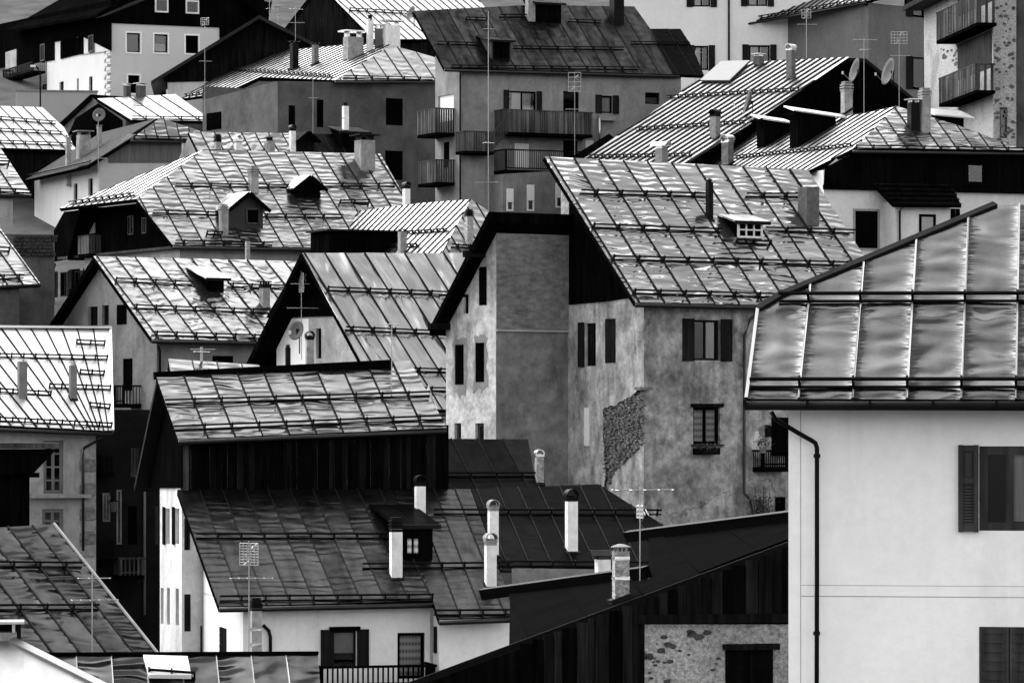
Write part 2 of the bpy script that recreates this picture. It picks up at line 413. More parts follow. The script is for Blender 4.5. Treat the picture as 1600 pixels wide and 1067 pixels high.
    def back(s, f, yr, x0, x1, oh=.5, mat=None, yb=None, th=.3):
        """rear slope, mirrored from the front slope"""
        yb = yb or 2 * yr; t = math.tan(f.pitch); zr = f.z_at(0, yr); ze = zr - (yb + oh - yr) * t
        P4 = [Vector((x0, yr, zr)), Vector((x1, yr, zr)), Vector((x1, yb + oh, ze)), Vector((x0, yb + oh, ze))]
        m = MB(); m.prism(P4, Vector((0, 0, -th))); return m.build('rear_roof_slope', BLACK, s.root)
    def clad(s, pl, poly, mat, thick=.05, off=0., name='timber_cladding', px=True, parent=None):
        o, r, n = s.frame(pl, off); d = thick
        P2 = [s.rz(pl, *p, off=-thick + off) for p in poly] if px else poly
        hs = [h for h in s.holes[pl] if s.inside(P2, h)]
        m = MB(); s.panel(m, pl, P2, hs, thick - .004, off=off - thick); return m.build(name, mat, parent or s.root)
    # ---- openings
    def win(s, pl, u0, v0, u1, v1, frame=None, fw=.07, shut=None, smat=None, curtain=None, mull=(1, 0), sill=False, trim=None, blind=0, cmat=None,
            off=0., hole=True, name='window', lint=None, sw=None, rec=.14, panel=None, skew=None):
        o, r, n = s.frame(pl, off); um, vm = (u0 + u1) / 2, (v0 + v1) / 2
        a = s.rz(pl, u0, vm, off)[0]; b = s.rz(pl, u1, vm, off)[0]; z1 = s.rz(pl, um, v0, off)[1]; z0 = s.rz(pl, um, v1, off)[1]
        x0, x1 = min(a, b), max(a, b); w, h = x1 - x0, z1 - z0
        if hole: s.holes[pl].append((x0, x1, z0, z1))
        W = lambda x, z, d=0.: o + r * x + UP * z + n * d
        ax = (r, UP, n); xm, zm = (x0 + x1) / 2, (z0 + z1) / 2; fm = frame or BWOOD; m = MB()
        if shut == 'closed':
            m.box(W(xm, zm, -.05), (w, h, .04), ax); wo = m.build(name, smat or BWOOD, s.root)
            g = .035
            for i in (0, 1):
                cx = x0 + w * (.25 + .5 * i); box('shutter', wo, W(cx, zm, .0), (w / 2 - .02, h - .02, .05), smat or BWOOD, ax)
            nl = max(3, int(h / .14)) if s.s > 25 else 0
            for i in (0, 1):
                for j in range(nl):
                    cx = x0 + w * (.25 + .5 * i); box('louvre', wo, W(cx, z0 + h * (j + .5) / nl, .03), (w / 2 - .12, h / nl * .45, .02), smat or BWOOD, ax)
        else:
            d = -rec
            m.box(W(xm, z0 + fw / 2, d), (w, fw, .06), ax); m.box(W(xm, z1 - fw / 2, d), (w, fw, .06), ax)
            m.box(W(x0 + fw / 2, zm, d), (fw, h - 2 * fw, .06), ax); m.box(W(x1 - fw / 2, zm, d), (fw, h - 2 * fw, .06), ax)
            for i in range(mull[0]): m.box(W(x0 + w * (i + 1) / (mull[0] + 1), zm, d + .003), (fw * .9, h - 2 * fw, .05), ax)
            for i in range(mull[1]): m.box(W(xm, z0 + h * (i + 1) / (mull[1] + 1), d + .001), (w - 2 * fw, fw * .5, .045), ax)
            wo = m.build(name, fm, s.root)
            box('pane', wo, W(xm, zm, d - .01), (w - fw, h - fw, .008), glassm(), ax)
            if curtain:
                c0, c1, k0, k1 = curtain if isinstance(curtain, tuple) else (0, 1, 0, 1)
                box('curtain', wo, W(x0 + w * (c0 + c1) / 2, z0 + h * (k0 + k1) / 2, d - .06), (w * (c1 - c0) - .02, h * (k1 - k0) - .02, .01), cmat or CURT, ax)
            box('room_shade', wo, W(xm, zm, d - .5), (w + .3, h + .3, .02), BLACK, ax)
            if blind: box('blind', wo, W(xm, z1 - h * blind / 2, d + .05), (w - .02, h * blind, .03), cmat or PVC, ax)
        if shut == 'open' or shut == 'left' or shut == 'right':
            ws = sw or w / 2
            for sd, cx in ((0, x0 - ws / 2 - .01), (1, x1 + ws / 2 + .01)):
                if shut == 'left' and sd == 1 or shut == 'right' and sd == 0: continue
                m = MB()
                if s.s > 80:
                    m.box(W(cx, zm, .012), (ws - .02, h, .012), ax); tl = R(40); l1 = UP * math.cos(tl) - n * math.sin(tl); l2 = n * math.cos(tl) + UP * math.sin(tl); zc = zm - h * .02
                    m.box(W(cx, z0 + h * .78, .03), (ws - .13, h * .34, .025), ax); m.box(W(cx, z0 + h * .78, .045), (ws - .2, h * .28, .02), ax)
                    nl = 14
                    for jj in range(nl): m.box(W(cx, z0 + .09 + (h * .5) * (jj + .5) / nl, .04), (ws - .13, .055, .008), (r, l1, l2))
                    for (bx, bz, bw, bh) in ((0, h / 2 - .03, ws, .09), (0, -h / 2 + .04, ws, .1), (0, h * .09, ws, .08), (-ws / 2 + .035, 0, .075, h + .04), (ws / 2 - .035, 0, .075, h + .04)): m.box(W(cx + bx, zm + bz, .05 + (.004 if bh > 1 else 0)), (bw, bh, .045), ax)
                    m.build('shutter', smat or BWOOD, wo); continue
                m.box(W(cx, zm, .03), (ws, h + .06, .035), ax)
                for (bx, bz, bw, bh) in ((0, h / 2, ws, .08), (0, -h / 2 + .02, ws, .08), (-ws / 2 + .03, 0, .06, h), (ws / 2 - .03, 0, .06, h), (0, 0, ws, .06)):
                    m.box(W(cx + bx, zm + bz, .055), (bw, bh, .02), ax)
                if s.s > 25:
                    nl = int(h / .11)
                    for j in range(nl): m.box(W(cx, z0 + h * (j + .5) / nl, .05), (ws - .12, .05, .014), ax)
                m.build('shutter', smat or BWOOD, wo)
        if sill: box('sill', wo, W(xm, z0 - .03, .05), (w + .16, .07, .2), sill if not isinstance(sill, bool) else CONC, ax)
        if lint: box('lintel', wo, W(xm, z1 + .06, .03), (w + .2, .12, .12), lint, ax)
        if trim:
            t = .10; m = MB()
            m.box(W(xm, z1 + t / 2, .012), (w + 2 * t, t, .05), ax); m.box(W(xm, z0 - t / 2, .012), (w + 2 * t, t, .05), ax)
            m.box(W(x0 - t / 2, zm, .012), (t, h, .05), ax); m.box(W(x1 + t / 2, zm, .012), (t, h, .05), ax); m.build('surround', trim, wo)
        return wo
    # ---- things on the roof that belong to the house
    def chimney(s, f, u0, u1, vt, vb, mat=None, cap='slab', cmat=None, pos=None, deep=1.2, taper=0., ratio=1.0, bandm=None):
        um = (u0 + u1) / 2; p = f.hit(um, vb) if pos is None else s.Ri @ (Vector(pos) - s.loc)
        Yw = s.world(p).y; sc = F / Yw; c, si = abs(math.cos(s.yaw)), abs(math.sin(s.yaw)); w = (u1 - u0) / sc / (c + si * ratio); dpt = w * ratio
        H = (vb - vt) / sc; mat = mat or CHIM; m = MB(); cen = p + Vector((0, dpt * .5, 0))
        m.box(cen + UP * ((H - deep) / 2), (w, dpt, H + deep)); ch = m.build('chimney', mat, s.root); top = cen + UP * H
        m = MB(); cm = cmat or CAPM
        if cap == 'slab':
            for x in (-1, 1):
                for y in (-1, 1): m.box(top + Vector((x * w * .36, y * dpt * .36, w * .2)), (w * .2, dpt * .2, w * .44))
            m.box(top + UP * (w * .48), (w * 1.35, dpt * 1.35, w * .14)); m.box(top + UP * (-.02), (w * 1.15, dpt * 1.15, .07))
        elif cap == 'arch':
            n = 10; pr = []
            for i in range(n + 1):
                a = math.pi * (.02 + .96 * i / n); pr.append((math.cos(a) * w * .62, math.sin(a) * w * .62))
            for i in range(n):
                (xa, za), (xb, zb) = pr[i], pr[i + 1]; q = [top + Vector((xa, -dpt * .7, za + w * .25)), top + Vector((xb, -dpt * .7, zb + w * .25)), top + Vector((xb, dpt * .7, zb + w * .25)), top + Vector((xa, dpt * .7, za + w * .25))]
                m.prism(q, Vector((-(xa + xb), 0, -(za + zb))).normalized() * .025)
            for x in (-1, 1): m.box(top + Vector((x * w * .52, 0, w * .14)), (.05, dpt * .9, w * .34))
            m.box(top + UP * .0, (w * 1.12, dpt * 1.12, .06)); m.box(top + UP * (w * .12), (w * .5, dpt * .5, w * .3))
        elif cap == 'stack':
            for i in range(3):
                m.box(top + UP * (w * (.08 + .3 * i)), (w * (1.12 + .06 * (i % 2)), dpt * 1.16, w * .17)); m.box(top + UP * (w * (.2 + .3 * i)), (w * .85, dpt * .85, w * .16))
            m.box(top + UP * (w * .98), (w * .9, dpt * .9, w * .12))
        elif cap == 'hat':
            r = w * .62; m.tube([top, top + UP * (w * .4)], w * .42, 8)
            m.tube([top + UP * (w * .42), top + UP * (w * .75)], r * 1.15, 8, .02)
        elif cap == 'mushroom':
            for i in range(8):
                a = i * math.pi / 4; m.box(top + Vector((math.cos(a) * w * .42, math.sin(a) * w * .42, w * .22)), (w * .12, w * .12, w * .46))
            m.tube([top + UP * (w * .42), top + UP * (w * .5)], w * .66, 14); m.tube([top + UP * (w * .5), top + UP * (w * .66)], w * .64, 14, .2 * w)
            m.tube([top - UP * .03, top + UP * .05], w * .62, 12)
        elif cap == 'roll':
            m.box(top + UP * (w * .1), (w * .8, dpt * .8, w * .3))
            q = [top + Vector((-w * 1.05, -dpt * .75, w * .3)), top + Vector((-w * 1.05, -dpt * .3, w * .72)), top + Vector((-w * 1.05, dpt * .3, w * .72)), top + Vector((-w * 1.05, dpt * .75, w * .3))]
            m.prism(q, Vector((w * 2.1, 0, 0)))
        elif cap == 'plate':
            for x in (-1, 1): m.box(top + Vector((x * w * .4, 0, w * .15)), (w * .1, dpt * .8, w * .3))
            m.box(top + UP * (w * .33), (w * 1.5, dpt * 1.5, w * .08))
        elif cap == 'pipe':
            m.tube([top - UP * .1, top + UP * (w * .5)], w * .35, 8); m.tube([top + UP * (w * .5), top + UP * (w * .62)], w * .5, 8)
        if m.V: m.build('chimney_cap', cm, ch)
        if cap in ('arch', 'stack', 'slab') and mat.name in ('white_chimney_paint', 'chimney_render'): box('soot_band', ch, top - UP * (w * .16), (w * 1.03, dpt * 1.03, w * rnd(.2, .45)), SOOT if cm is SOOT else CONC)
        if f is not None and pos is None:
            b = MB(); b.box(cen + f.n * .06, (w * 1.3, dpt * 1.5, .10), (f.a, f.b, f.n)); b.build('flashing', SEAM, ch)
        for k in (bandm or ()):
            box('strap', ch, cen + UP * (H - (k - vt) / sc), (w * 1.05, dpt * 1.05, .07), CAPM)
        return ch
    def dormer(s, f, u0, u1, vt, vb, kind='shed', apex=None, wall=None, rmat=None, win=None, rise=12., ext=.2, frame=None, curtain=None, nsheet=2, wmull=(1, 0)):
        """front face px u0..u1, vt..vb; its foot stands on roof plane f"""
        p = f.hit((u0 + u1) / 2, vb); y = p.y; pl = Vector((0, y, 0)); ny = Vector((0, -1, 0))
        A = s.hit(pl, ny, u0, vb); B = s.hit(pl, ny, u1, vb); T = s.hit(pl, ny, (u0 + u1) / 2, vt)
        x0, x1, z0, z1 = A.x, B.x, p.z - .1, T.z; w = x1 - x0; t = math.tan(f.pitch); m = MB()
        if kind == 'shed':
            tr = math.tan(R(rise)); L = (z1 - f.z_at(0, y)) / max(.05, t - tr)
            m.prism([Vector((x0, y, z0)), Vector((x0, y, z1)), Vector((x0, y + L, z1 + L * tr)), Vector((x0, y + L, z0 + L * t))], Vector((w, 0, 0)))
            d = m.build('dormer', wall or DWOOD, s.root); b = Vector((0, math.cos(R(rise)), math.sin(R(rise)))); n = Vector((0, -b.z, b.y)); LL = L / b.y
            c = Vector(((x0 + x1) / 2, y, z1)); st = -ext
            for i in range(nsheet):
                ww = (w + 2 * ext) / nsheet; box('sheet', d, c + Vector((-(w + 2 * ext) / 2 + ww * (i + .5), 0, 0)) + b * ((LL + st) / 2) + n * .05, (ww - .02, LL - st, .06), rmat or TINB, (Vector((1, 0, 0)), b, n))
            box('roof_edge', d, c + b * (st - .02) + n * .02, (w + 2 * ext, .05, .12), SEAM, (Vector((1, 0, 0)), b, n))
        else:
            AP = s.hit(pl, ny, (u0 + u1) / 2, apex).z; hz = AP - z1; L = (AP - f.z_at(0, y)) / t
            m.prism([Vector((x0, y, z0)), Vector((x1, y, z0)), Vector((x1, y, z1)), Vector(((x0 + x1) / 2, y, AP - .03)), Vector((x0, y, z1))], Vector((0, L, 0)))
            d = m.build('dormer', wall or DWOOD, s.root)
            for sd in (-1, 1):
                q = Vector((w / 2 * sd, 0, -hz)); ql = q.length; q.normalize(); n = q.cross(Vector((0, 1, 0))) * (-sd); n = -n if n.z < 0 else n
                c = Vector(((x0 + x1) / 2, y, AP)); e = .28 / ql * ql
                for i in range(nsheet + 1):
                    LL = (L + .35) / (nsheet + 1); box('sheet', d, c + q * ((ql + e) / 2) + n * .05 + Vector((0, -.35 + LL * (i + .5), 0)), (ql + e, LL - .03, .07), rmat or TINB, (q, Vector((0, 1, 0)), q.cross(Vector((0, 1, 0)))))
                box('bargeboard', d, c + q * ((ql + e) / 2) + Vector((0, -.36, -.02)), (ql + e, .05, .16), BLACK, (q, Vector((0, 1, 0)), q.cross(Vector((0, 1, 0)))))
        if win:
            wu0, wv0, wu1, wv1 = win; a = s.hit(pl, ny, wu0, wv1); b = s.hit(pl, ny, wu1, wv0); ww, hh = b.x - a.x, b.z - a.z; cx = Vector(((a.x + b.x) / 2, y, (a.z + b.z) / 2)); g = .07; m = MB()
            for dx, dz, bw, bh in ((0, hh / 2, ww + g, g), (0, -hh / 2, ww + g, g), (-ww / 2, 0, g, hh), (ww / 2, 0, g, hh)): m.box(cx + Vector((dx, -.03, dz)), (bw, .06, bh))
            for i in range(wmull[0]): m.box(cx + Vector((-ww / 2 + ww * (i + 1) / (wmull[0] + 1), -.028, 0)), (g * .8, .055, hh))
            for i in range(wmull[1]): m.box(cx + Vector((0, -.027, -hh / 2 + hh * (i + 1) / (wmull[1] + 1))), (ww, .05, g * .7))
            m.build('window_frame', frame or PVC, d); box('pane', d, cx + Vector((0, -.008, 0)), (ww, .012, hh), BLACK)
            if curtain: box('curtain', d, cx + Vector((0, -.017, 0)), (ww * .85, .004, hh * .85), curtain)
        return d
    def balcony(s, pl, u0, u1, vt, vb, depth=1.0, mat=None, slat=.1, gap=.025, slab=.16, solid=False, iron=False, ends=True, off=0.):
        """front face px rectangle; stands out from the wall by depth"""
        o, r, n = s.frame(pl, off - depth); um, vm = (u0 + u1) / 2, (vt + vb) / 2; mat = mat or GWOOD
        x0 = s.rz(pl, u0, vm, off - depth)[0]; x1 = s.rz(pl, u1, vm, off - depth)[0]; z1 = s.rz(pl, um, vt, off - depth)[1]; z0 = s.rz(pl, um, vb, off - depth)[1]
        W = lambda x, z, d=0.: o + r * x + UP * z + n * d
        ax = (r, UP, n); m = MB(); m.box(W((x0 + x1) / 2, z0 + slab / 2, -depth / 2), (x1 - x0, slab, depth), ax); b = m.build('balcony', BLACK if not solid else solid, s.root)
        hh = z1 - z0 - slab
        for (c, sz) in ((W((x0 + x1) / 2, z1, -.02), (x1 - x0 + .06, .07, .09)),): box('hand_rail', b, c, sz, mat if not iron else RAIL, ax)
        box('hand_rail', b, W((x0 + x1) / 2, z0 + slab + .1, -.03), (x1 - x0, .06, .05), mat if not iron else RAIL, ax)
        sl = slat if not iron else .022; gp = gap if not iron else .1; nn = max(2, int((x1 - x0) / (sl + gp)))
        for i in range(nn): box('slat', b, W(x0 + (x1 - x0) * (i + .5) / nn, z0 + slab + hh / 2, rnd(-.006, .006)), (sl, hh, .025), (random.choice([mat, mat, PALEW]) if mat.name.startswith('grey') else mat) if not iron else RAIL, ax)
        if ends:
            for xe, sg in ((x0, 1), (x1, -1)):
                box('hand_rail', b, W(xe + .02 * sg, z1, -depth / 2), (.07, .07, depth), mat if not iron else RAIL, ax)
                ne = max(2, int(depth / (sl + gp)))
                for i in range(ne): box('slat', b, W(xe + .02 * sg, z0 + slab + hh / 2, -depth * (i + .5) / ne), (.025, hh, sl), mat if not iron else RAIL, ax)
                box('post', b, W(xe + .05 * sg, (z0 + z1) / 2, -.05), (.09, z1 - z0, .09), mat if not iron else RAIL, ax)
        return b
    def pipe(s, pl, pts, r=.045, out=.1, mat=None, name='downpipe', collars=()):
        m = MB(); q = [s.on(pl, u, v, -out) for u, v in pts]; m.tube(q, r, 8); o = m.build(name, mat or PIPE, s.root, smooth=True)
        for c in collars:
            m = MB(); z = s.on(pl, *c, -out); m.tube([z - UP * .03, z + UP * .03], r * 1.5, 8); m.build('pipe_collar', mat or PIPE, o)
        return o
SEAM = surf('seam_metal', .012, .6, .2, .3, 3)  # near-black so the seams' shadow and dark reflections sit in the colour
SEAML = tin('bright_seam_metal', .2, .3, 1, 1, .004, .2)
SMOKE = surf('dark_window_glass', .01, .08, 0, .1, 1, spec=.5)
TIN = tin('tin_sheet', .25, .25)
TINB = tin('bright_tin_sheet', .42, .34, amp=.01, dirt=.12)

# ------------------------------------------------------------------ aerials and dishes (things of their own)
def thing(name, label, cat, loc, group=None, rz=0.):
    o = bpy.data.objects.new(name, None); o.location = loc; o.rotation_euler = (0, 0, rz); o['label'] = label; o['category'] = cat
    if group: o['group'] = group
    return link(o)
def rod(name, parent, a, b, r, mat, n=5):
    m = MB(); m.tube([a, b], r, n); return m.build(name, mat, parent)
def yagi(t, z, L, nel, ang, el=.5, r=.011, up=False, tilt=0.):
    d = Vector((math.cos(ang), math.sin(ang), tilt)).normalized(); e = Vector((-d.y, d.x, 0)).normalized() if not up else UP
    c = Vector((0, 0, z)); rod('boom', t, c - d * L * .45, c + d * L * .55, r * 1.3, ANT)
    for i in range(nel):
        q = c + d * (-.42 * L + .95 * L * i / max(1, nel - 1)); w = el * (1.1 - .5 * i / nel); rod('element', t, q - e * w / 2, q + e * w / 2, r, ANT, 4)
def grid(t, z, w, h, ang, nx=4, nz=8, r=.012):
    d = Vector((math.cos(ang), math.sin(ang), 0)); e = Vector((-d.y, d.x, 0)); c = Vector((0, 0, z)); m = MB()
    for i in range(nx + 1): x = -w / 2 + w * i / nx; m.tube([c + e * x - UP * h / 2, c + e * x + UP * h / 2], r, 4)
    for i in range(nz + 1): q = -h / 2 + h * i / nz; m.tube([c - e * w / 2 + UP * q, c + e * w / 2 + UP * q], r, 4)
    m.build('reflector', ANT, t)
    for i in (-1, 1):
        for k in (-1, 1): rod('dipole', t, c - d * .12 + UP * (i * h * .25), c - d * .12 + UP * (i * h * .25 + .14 * k) + e * (.2 * i), r, ANT, 4)
def aerial(label, wpos, H, parts, group=None, mr=.015, deep=.4):
    t = thing('antenna', label, 'antenna', wpos, group); rod('mast', t, (0, 0, -deep), (0, 0, H), mr, ANT, 6)
    for p in parts:
        if p[0] == 'y': yagi(t, *p[1:])
        elif p[0] == 'g': grid(t, *p[1:])
    return t
def dish(label, wpos, dia, az, el=25., mast=.8, group=None, mat=None):
    """az: degrees, direction the dish looks, from +X anticlockwise"""
    t = thing('satellite_dish', label, 'satellite dish', wpos, group); m = MB(); n = 20; d = Vector((math.cos(R(az)) * math.cos(R(el)), math.sin(R(az)) * math.cos(R(el)), math.sin(R(el))))
    x = d.cross(UP).normalized(); y = x.cross(d); c = Vector((0, 0, mast)) + d * .12; V = []; Fc = []; rings = 4
    for k in range(rings + 1):
        rr = dia / 2 * k / rings
        for j in range(n): a = 2 * math.pi * j / n; V.append(c + (x * math.cos(a) + y * math.sin(a) * 1.08) * rr + d * (.16 * dia * (k / rings) ** 2))
    for k in range(rings):
        for j in range(n): Fc.append((k * n + j, k * n + (j + 1) % n, (k + 1) * n + (j + 1) % n, (k + 1) * n + j))
    V2 = [v - d * .02 for v in V]; N = len(V); Fc2 = [tuple(i + N for i in f[::-1]) for f in Fc]; Fe = [(rings * n + j, rings * n + (j + 1) % n, N + rings * n + (j + 1) % n, N + rings * n + j) for j in range(n)]
    mk('reflector', V + V2, Fc + Fc2 + Fe, mat or DISHM, t, smooth=True)
    lo = c - y * dia * .5 + d * .16 * dia; tip = c + d * dia * .62 - y * dia * .25; rod('arm', t, lo, tip, .014, ANT); m = MB(); m.box(tip, (.09, .09, .14)); m.build('receiver', PVC, t)
    rod('mount', t, (0, 0, -.3), (0, 0, mast + .05), .025, RAIL, 6); box('bracket', t, c - d * .06, (.16, .16, .2), RAIL); return t

# ================================================================== ground
gm = surf('ground_cover', .07, .95, 0, .35, .5, bump=.05, bsc=3)
GX = [-900, -300, -120, -60, -35, -20, -8, 4, 16, 30, 45, 70, 130, 320, 900]
GV = [(x, y, z + 12 * max(0, abs(x) / 300 - .3) + .15 * math.sin(x * .3 + y * .2)) for y, z in GP for x in GX]; nx = len(GX)
gr = mk('ground', GV, [(j * nx + i, j * nx + i + 1, (j + 1) * nx + i + 1, (j + 1) * nx + i) for j in range(len(GP) - 1) for i in range(nx - 1)], gm)
gr['kind'] = 'structure'

# ================================================================== sheet metals of the separate roofs
T_A = tin('dull_wrinkled_sheet', .06, .21, .7, 1.8, .075, .35, tone=.08, edge=.7, wave=.5, tint=.8)
T_D = tin('wavy_sheet', .28, .14, .6, 3.2, .045, .05, tone=.12, wave=1.3, wide=.6)
T_M = tin('soft_wavy_sheet', .31, .22, 2.2, 1.0, .055, .04, tone=.12, wave=.25, wide=2.2)
T_L = tin('light_wavy_sheet', .19, .17, 1.2, 2.2, .042, .08, tone=.14, wave=.9, wide=.8)
T_F = tin('barn_sheet', .14, .17, .6, 3.0, .036, .15, tone=.1, wave=1.2)
T_C = tin('grimy_dark_sheet', .05, .30, .7, 2.4, .024, .5, tone=.15, wave=1.0, tint=.4)
T_C2 = tin('sooty_sheet', .018, .35, .7, 2.4, .025, .5, tone=.2, wave=.6, tint=.2)
T_G = tin('dark_glossy_sheet', .055, .17, .6, 2.0, .085, .2, tone=.15, wave=1.2, tint=.35)
T_H = tin('dark_crumpled_sheet', .07, .17, .6, 2.2, .1, .3, tone=.2, wave=1.0, tint=.3)
T_J = tin('bright_new_sheet', .56, .40, .8, 1.5, .015, .06, tone=.06, wave=.3)
T_Y = tin('bright_worn_sheet', .27, .34, .8, 1.5, .02, .2, tone=.1, wave=.5)
T_B = tin('black_smooth_sheet', .003, .6, .4, .6, .01, .3, tone=.05, metal=0., spec=.03)
T_I = tin('pale_flat_sheet', .30, .5, .5, .8, .006, .2, tone=.06, wave=.1)

# ================================================================== white house in the right foreground
a = House('white_house', 'white plastered house with dull grey half-hipped roof and dark shuttered windows', 1232, 640, 100, -8)
fa = a.face('front', (1400, 626), .75, pitch=33.5)
AW = wood('varnished_wood', .045, .45)
a.win('F', 1530, 697, 1626, 829, shut='left', sw=.31, fw=.13, frame=AW, mull=(1, 0), curtain=(.55, .95, .1, .95), smat=AW, rec=.06)  # curtain here is a pale sheet painting the bright reflection in one leaf
a.win('F', 1530, 979, 1624, 1110, shut='closed', smat=AW)
Hp, Rg = fa.hit(1184, 485), fa.hit(1555, 322)
xr = a.on('F', 1990, 700).x; zt = fa.z_at(0, 0) - .2; yr = Rg.y; yh, zh = Hp.y, Hp.z - .25
a.body(xr, 2 * yr, WHITE, f=fa, yr=yr, side=[(0, 0), (0, zt), (-yh, zh), (-(2 * yr - yh), zh), (-2 * yr, zt), (-2 * yr, 0)])
a.roof(fa, [(1166, 625), (1184, 485), (1220, 463), (1555, 322), (2060, 322), (2060, 627)], seam=((1344, 480), (1334, 601)), nxt=(1425.6, 480), mat=T_A, smat=SEAML, sw=.03, sh=.045,
       gutter=((1163, 629), (2060, 631)), fascia=BLACK, grail=PIPE, guards=[((1217, 475), (2040, 474)), ((1172, 609), (2040, 609))], wig=.6)
m = MB(); m.add([Hp, Rg, Vector((Hp.x, 2 * yr - Hp.y, Hp.z)), Rg + Vector((3, 0, 0)), Rg + Vector((-.05, 0, -.2))], [(0, 2, 1), (0, 1, 4), (4, 1, 2)]); m.build('half_hip', T_A, a.root)
a.back(fa, yr, Rg.x, xr + .6, mat=T_A)
for p, q in (((1184, 485), (1220, 463)), ((1220, 463), (1555, 322))):
    A_, B_ = fa.pt(*fa.ab(*p), .03), fa.pt(*fa.ab(*q), .03); d = (B_ - A_); L = d.length; d.normalize(); box('hip_flashing', fa.slope, (A_ + B_) / 2, (L, .12, .07), SEAM, (d, fa.n.cross(d), fa.n))
A_, B_ = fa.pt(*fa.ab(1166, 625), .02), fa.pt(*fa.ab(1184, 485), .02); d = (B_ - A_); L = d.length; d.normalize(); box('verge_flashing', fa.slope, (A_ + B_) / 2, (L, .05, .07), SEAML, (d, fa.n.cross(d), fa.n))
x1 = a.on('F', 1251, 800).x; GRV = surf('plaster_groove', .33, .95)
box('groove', a.wall, Vector((x1, .002, (a.zt - .3) / 2)), (.012, .008, a.zt - .3), GRV)
for v_ in (914.6, 931.8): z_ = a.on('F', 1400, v_).z; box('groove', a.wall, Vector((x1 + 4, .0015, z_)), (8, .008, .014 if v_ > 920 else .008), GRV)
ph = a.pipe('F', [(1205, 643), (1212, 655), (1245, 675), (1268, 688), (1274, 692), (1276.5, 700), (1276.5, 900), (1276, 1130)], .036, .16, collars=[(1276.5, 712), (1276, 989)])

# ================================================================== dark barn roof in the foreground, gable towards us
b = House('timber_barn', 'low barn with black metal roof, plank gable and roughcast wall', 994, 975, 78, 10)
t = math.tan(R(19.5)); vf = b.on('F', 1000, 947, -.45)
fb = Face(b, 'left', vf, R(19.5)); b.faces.append(fb)
b.win('F', 1133, 1013, 1208, 1110, shut='closed', smat=BLACK)
xb = b.on('F', 1300, 900).x; x0b = b.on('F', 640, 1067).x
z9 = fb.z_at(0, 0) - .25
b.body(xb, 5.5, STONEP, zt=b.on('F', 1100, 975).z, front=[(0, 0), (xb, 0), (xb, b.on('F', 1100, 975).z), (0, b.on('F', 1000, 975).z)])
b.roof(fb, [(797, 1011), (1300, 817), (1300, 800), (1015, 846), (1015, 904), (797, 932)], seam=((1010, 935), (985, 905)), sp=9, mat=T_B, smat=T_B, sh=.03, th=.14)
A_, B_ = fb.pt(*fb.ab(600, 1084), 0), fb.pt(*fb.ab(1300, 825), 0); d = B_ - A_; L = d.length; d.normalize()
box('bargeboard', fb.slope, (A_ + B_) / 2 - UP * .04 + Vector((0, -.03, 0)), (L, .05, .19), surf('painted_bargeboard', .007, .5, 0, .2, 2), (d, Vector((0, 1, 0)), d.cross(Vector((0, 1, 0)))))
for p, q in (((757, 936), (1015, 902)), ((983, 846), (1300, 808))):
    A_, B_ = fb.pt(*fb.ab(*p), .12), fb.pt(*fb.ab(*q), .12); d = B_ - A_; L = d.length; d.normalize(); box('raised_edge', fb.slope, (A_ + B_) / 2, (L, .14, .24), T_B, (d, fb.n.cross(d), fb.n))
    box('edge_trim', fb.slope, (A_ + B_) / 2 + fb.n * .125, (L, .15, .012), GUT, (d, fb.n.cross(d), fb.n))
A_, B_ = fb.hit(1015, 850), fb.hit(1015, 925)
m = MB(); m.prism([b.on('F', *z, -.01) for z in ((640, 1090), (640, 1076), (1240, 856), (1240, 975), (995, 975), (995, 1090))], Vector((0, .05, 0))); m.build('gable_backing', BLACK, b.root)
# gable planks, each board on its own
u = 812
while u < 1236:
    w = rnd(13, 23); top = 1009 - (u + w / 2 - 800) * .367 + 4; bot = 966 if u > 990 else 1090
    if bot - top > 8:
        p, q = b.on('F', u, bot, -.05), b.on('F', u + w - 1, top, -.05)
        box('plank', b.wall, (p + q) / 2 + Vector((0, rnd(-.015, .015), 0)), (q.x - p.x, .04, q.z - p.z), random.choice([DWOOD, DWOOD, BLACK, wood('worn_plank', .011, .8)]))
    u += w
p, q = b.on('F', 990, 971, -.08), b.on('F', 1240, 961, -.08); box('sill_beam', b.wall, (p + q) / 2, (q.x - p.x, .14, .18), DWOOD)
p, q = b.on('F', 1130, 1010, -.06), b.on('F', 1217, 1010, -.06); box('window_lintel', b.wall, (p + q) / 2, (q.x - p.x, .2, .12), DWOOD)
for _ in range(26):
    u, v = rnd(1004, 1124), rnd(983, 1066); m = MB(); p = b.on('F', u, v, -.0); k = rnd(.025, .12); n = 7
    m.prism([p + Vector((math.cos(i * 6.283 / n) * k * rnd(.7, 1.2), .02, math.sin(i * 6.283 / n) * k * .6 * rnd(.7, 1.2))) for i in range(n)], Vector((0, -.035, 0))); m.build('stone', surf('dark_bedded_stone', .05, .95, 0, .5, 9, bump=.04), b.wall)
b.chimney(fb, 959, 985.5, 865, 940, STONEP, 'mushroom', CONC, bandm=(872, 903))
tp = b.world(fb.hit(1000, 908)); aerial('antenna on tall mast with slanting rods beside the mushroom-capped chimney', tp, (908 - 752) / 78, [('y', (908 - 758) / 78, 1.3, 5, R(14), .5), ('g', (908 - 794) / 78, .35, .25, R(200), 5, 3)])

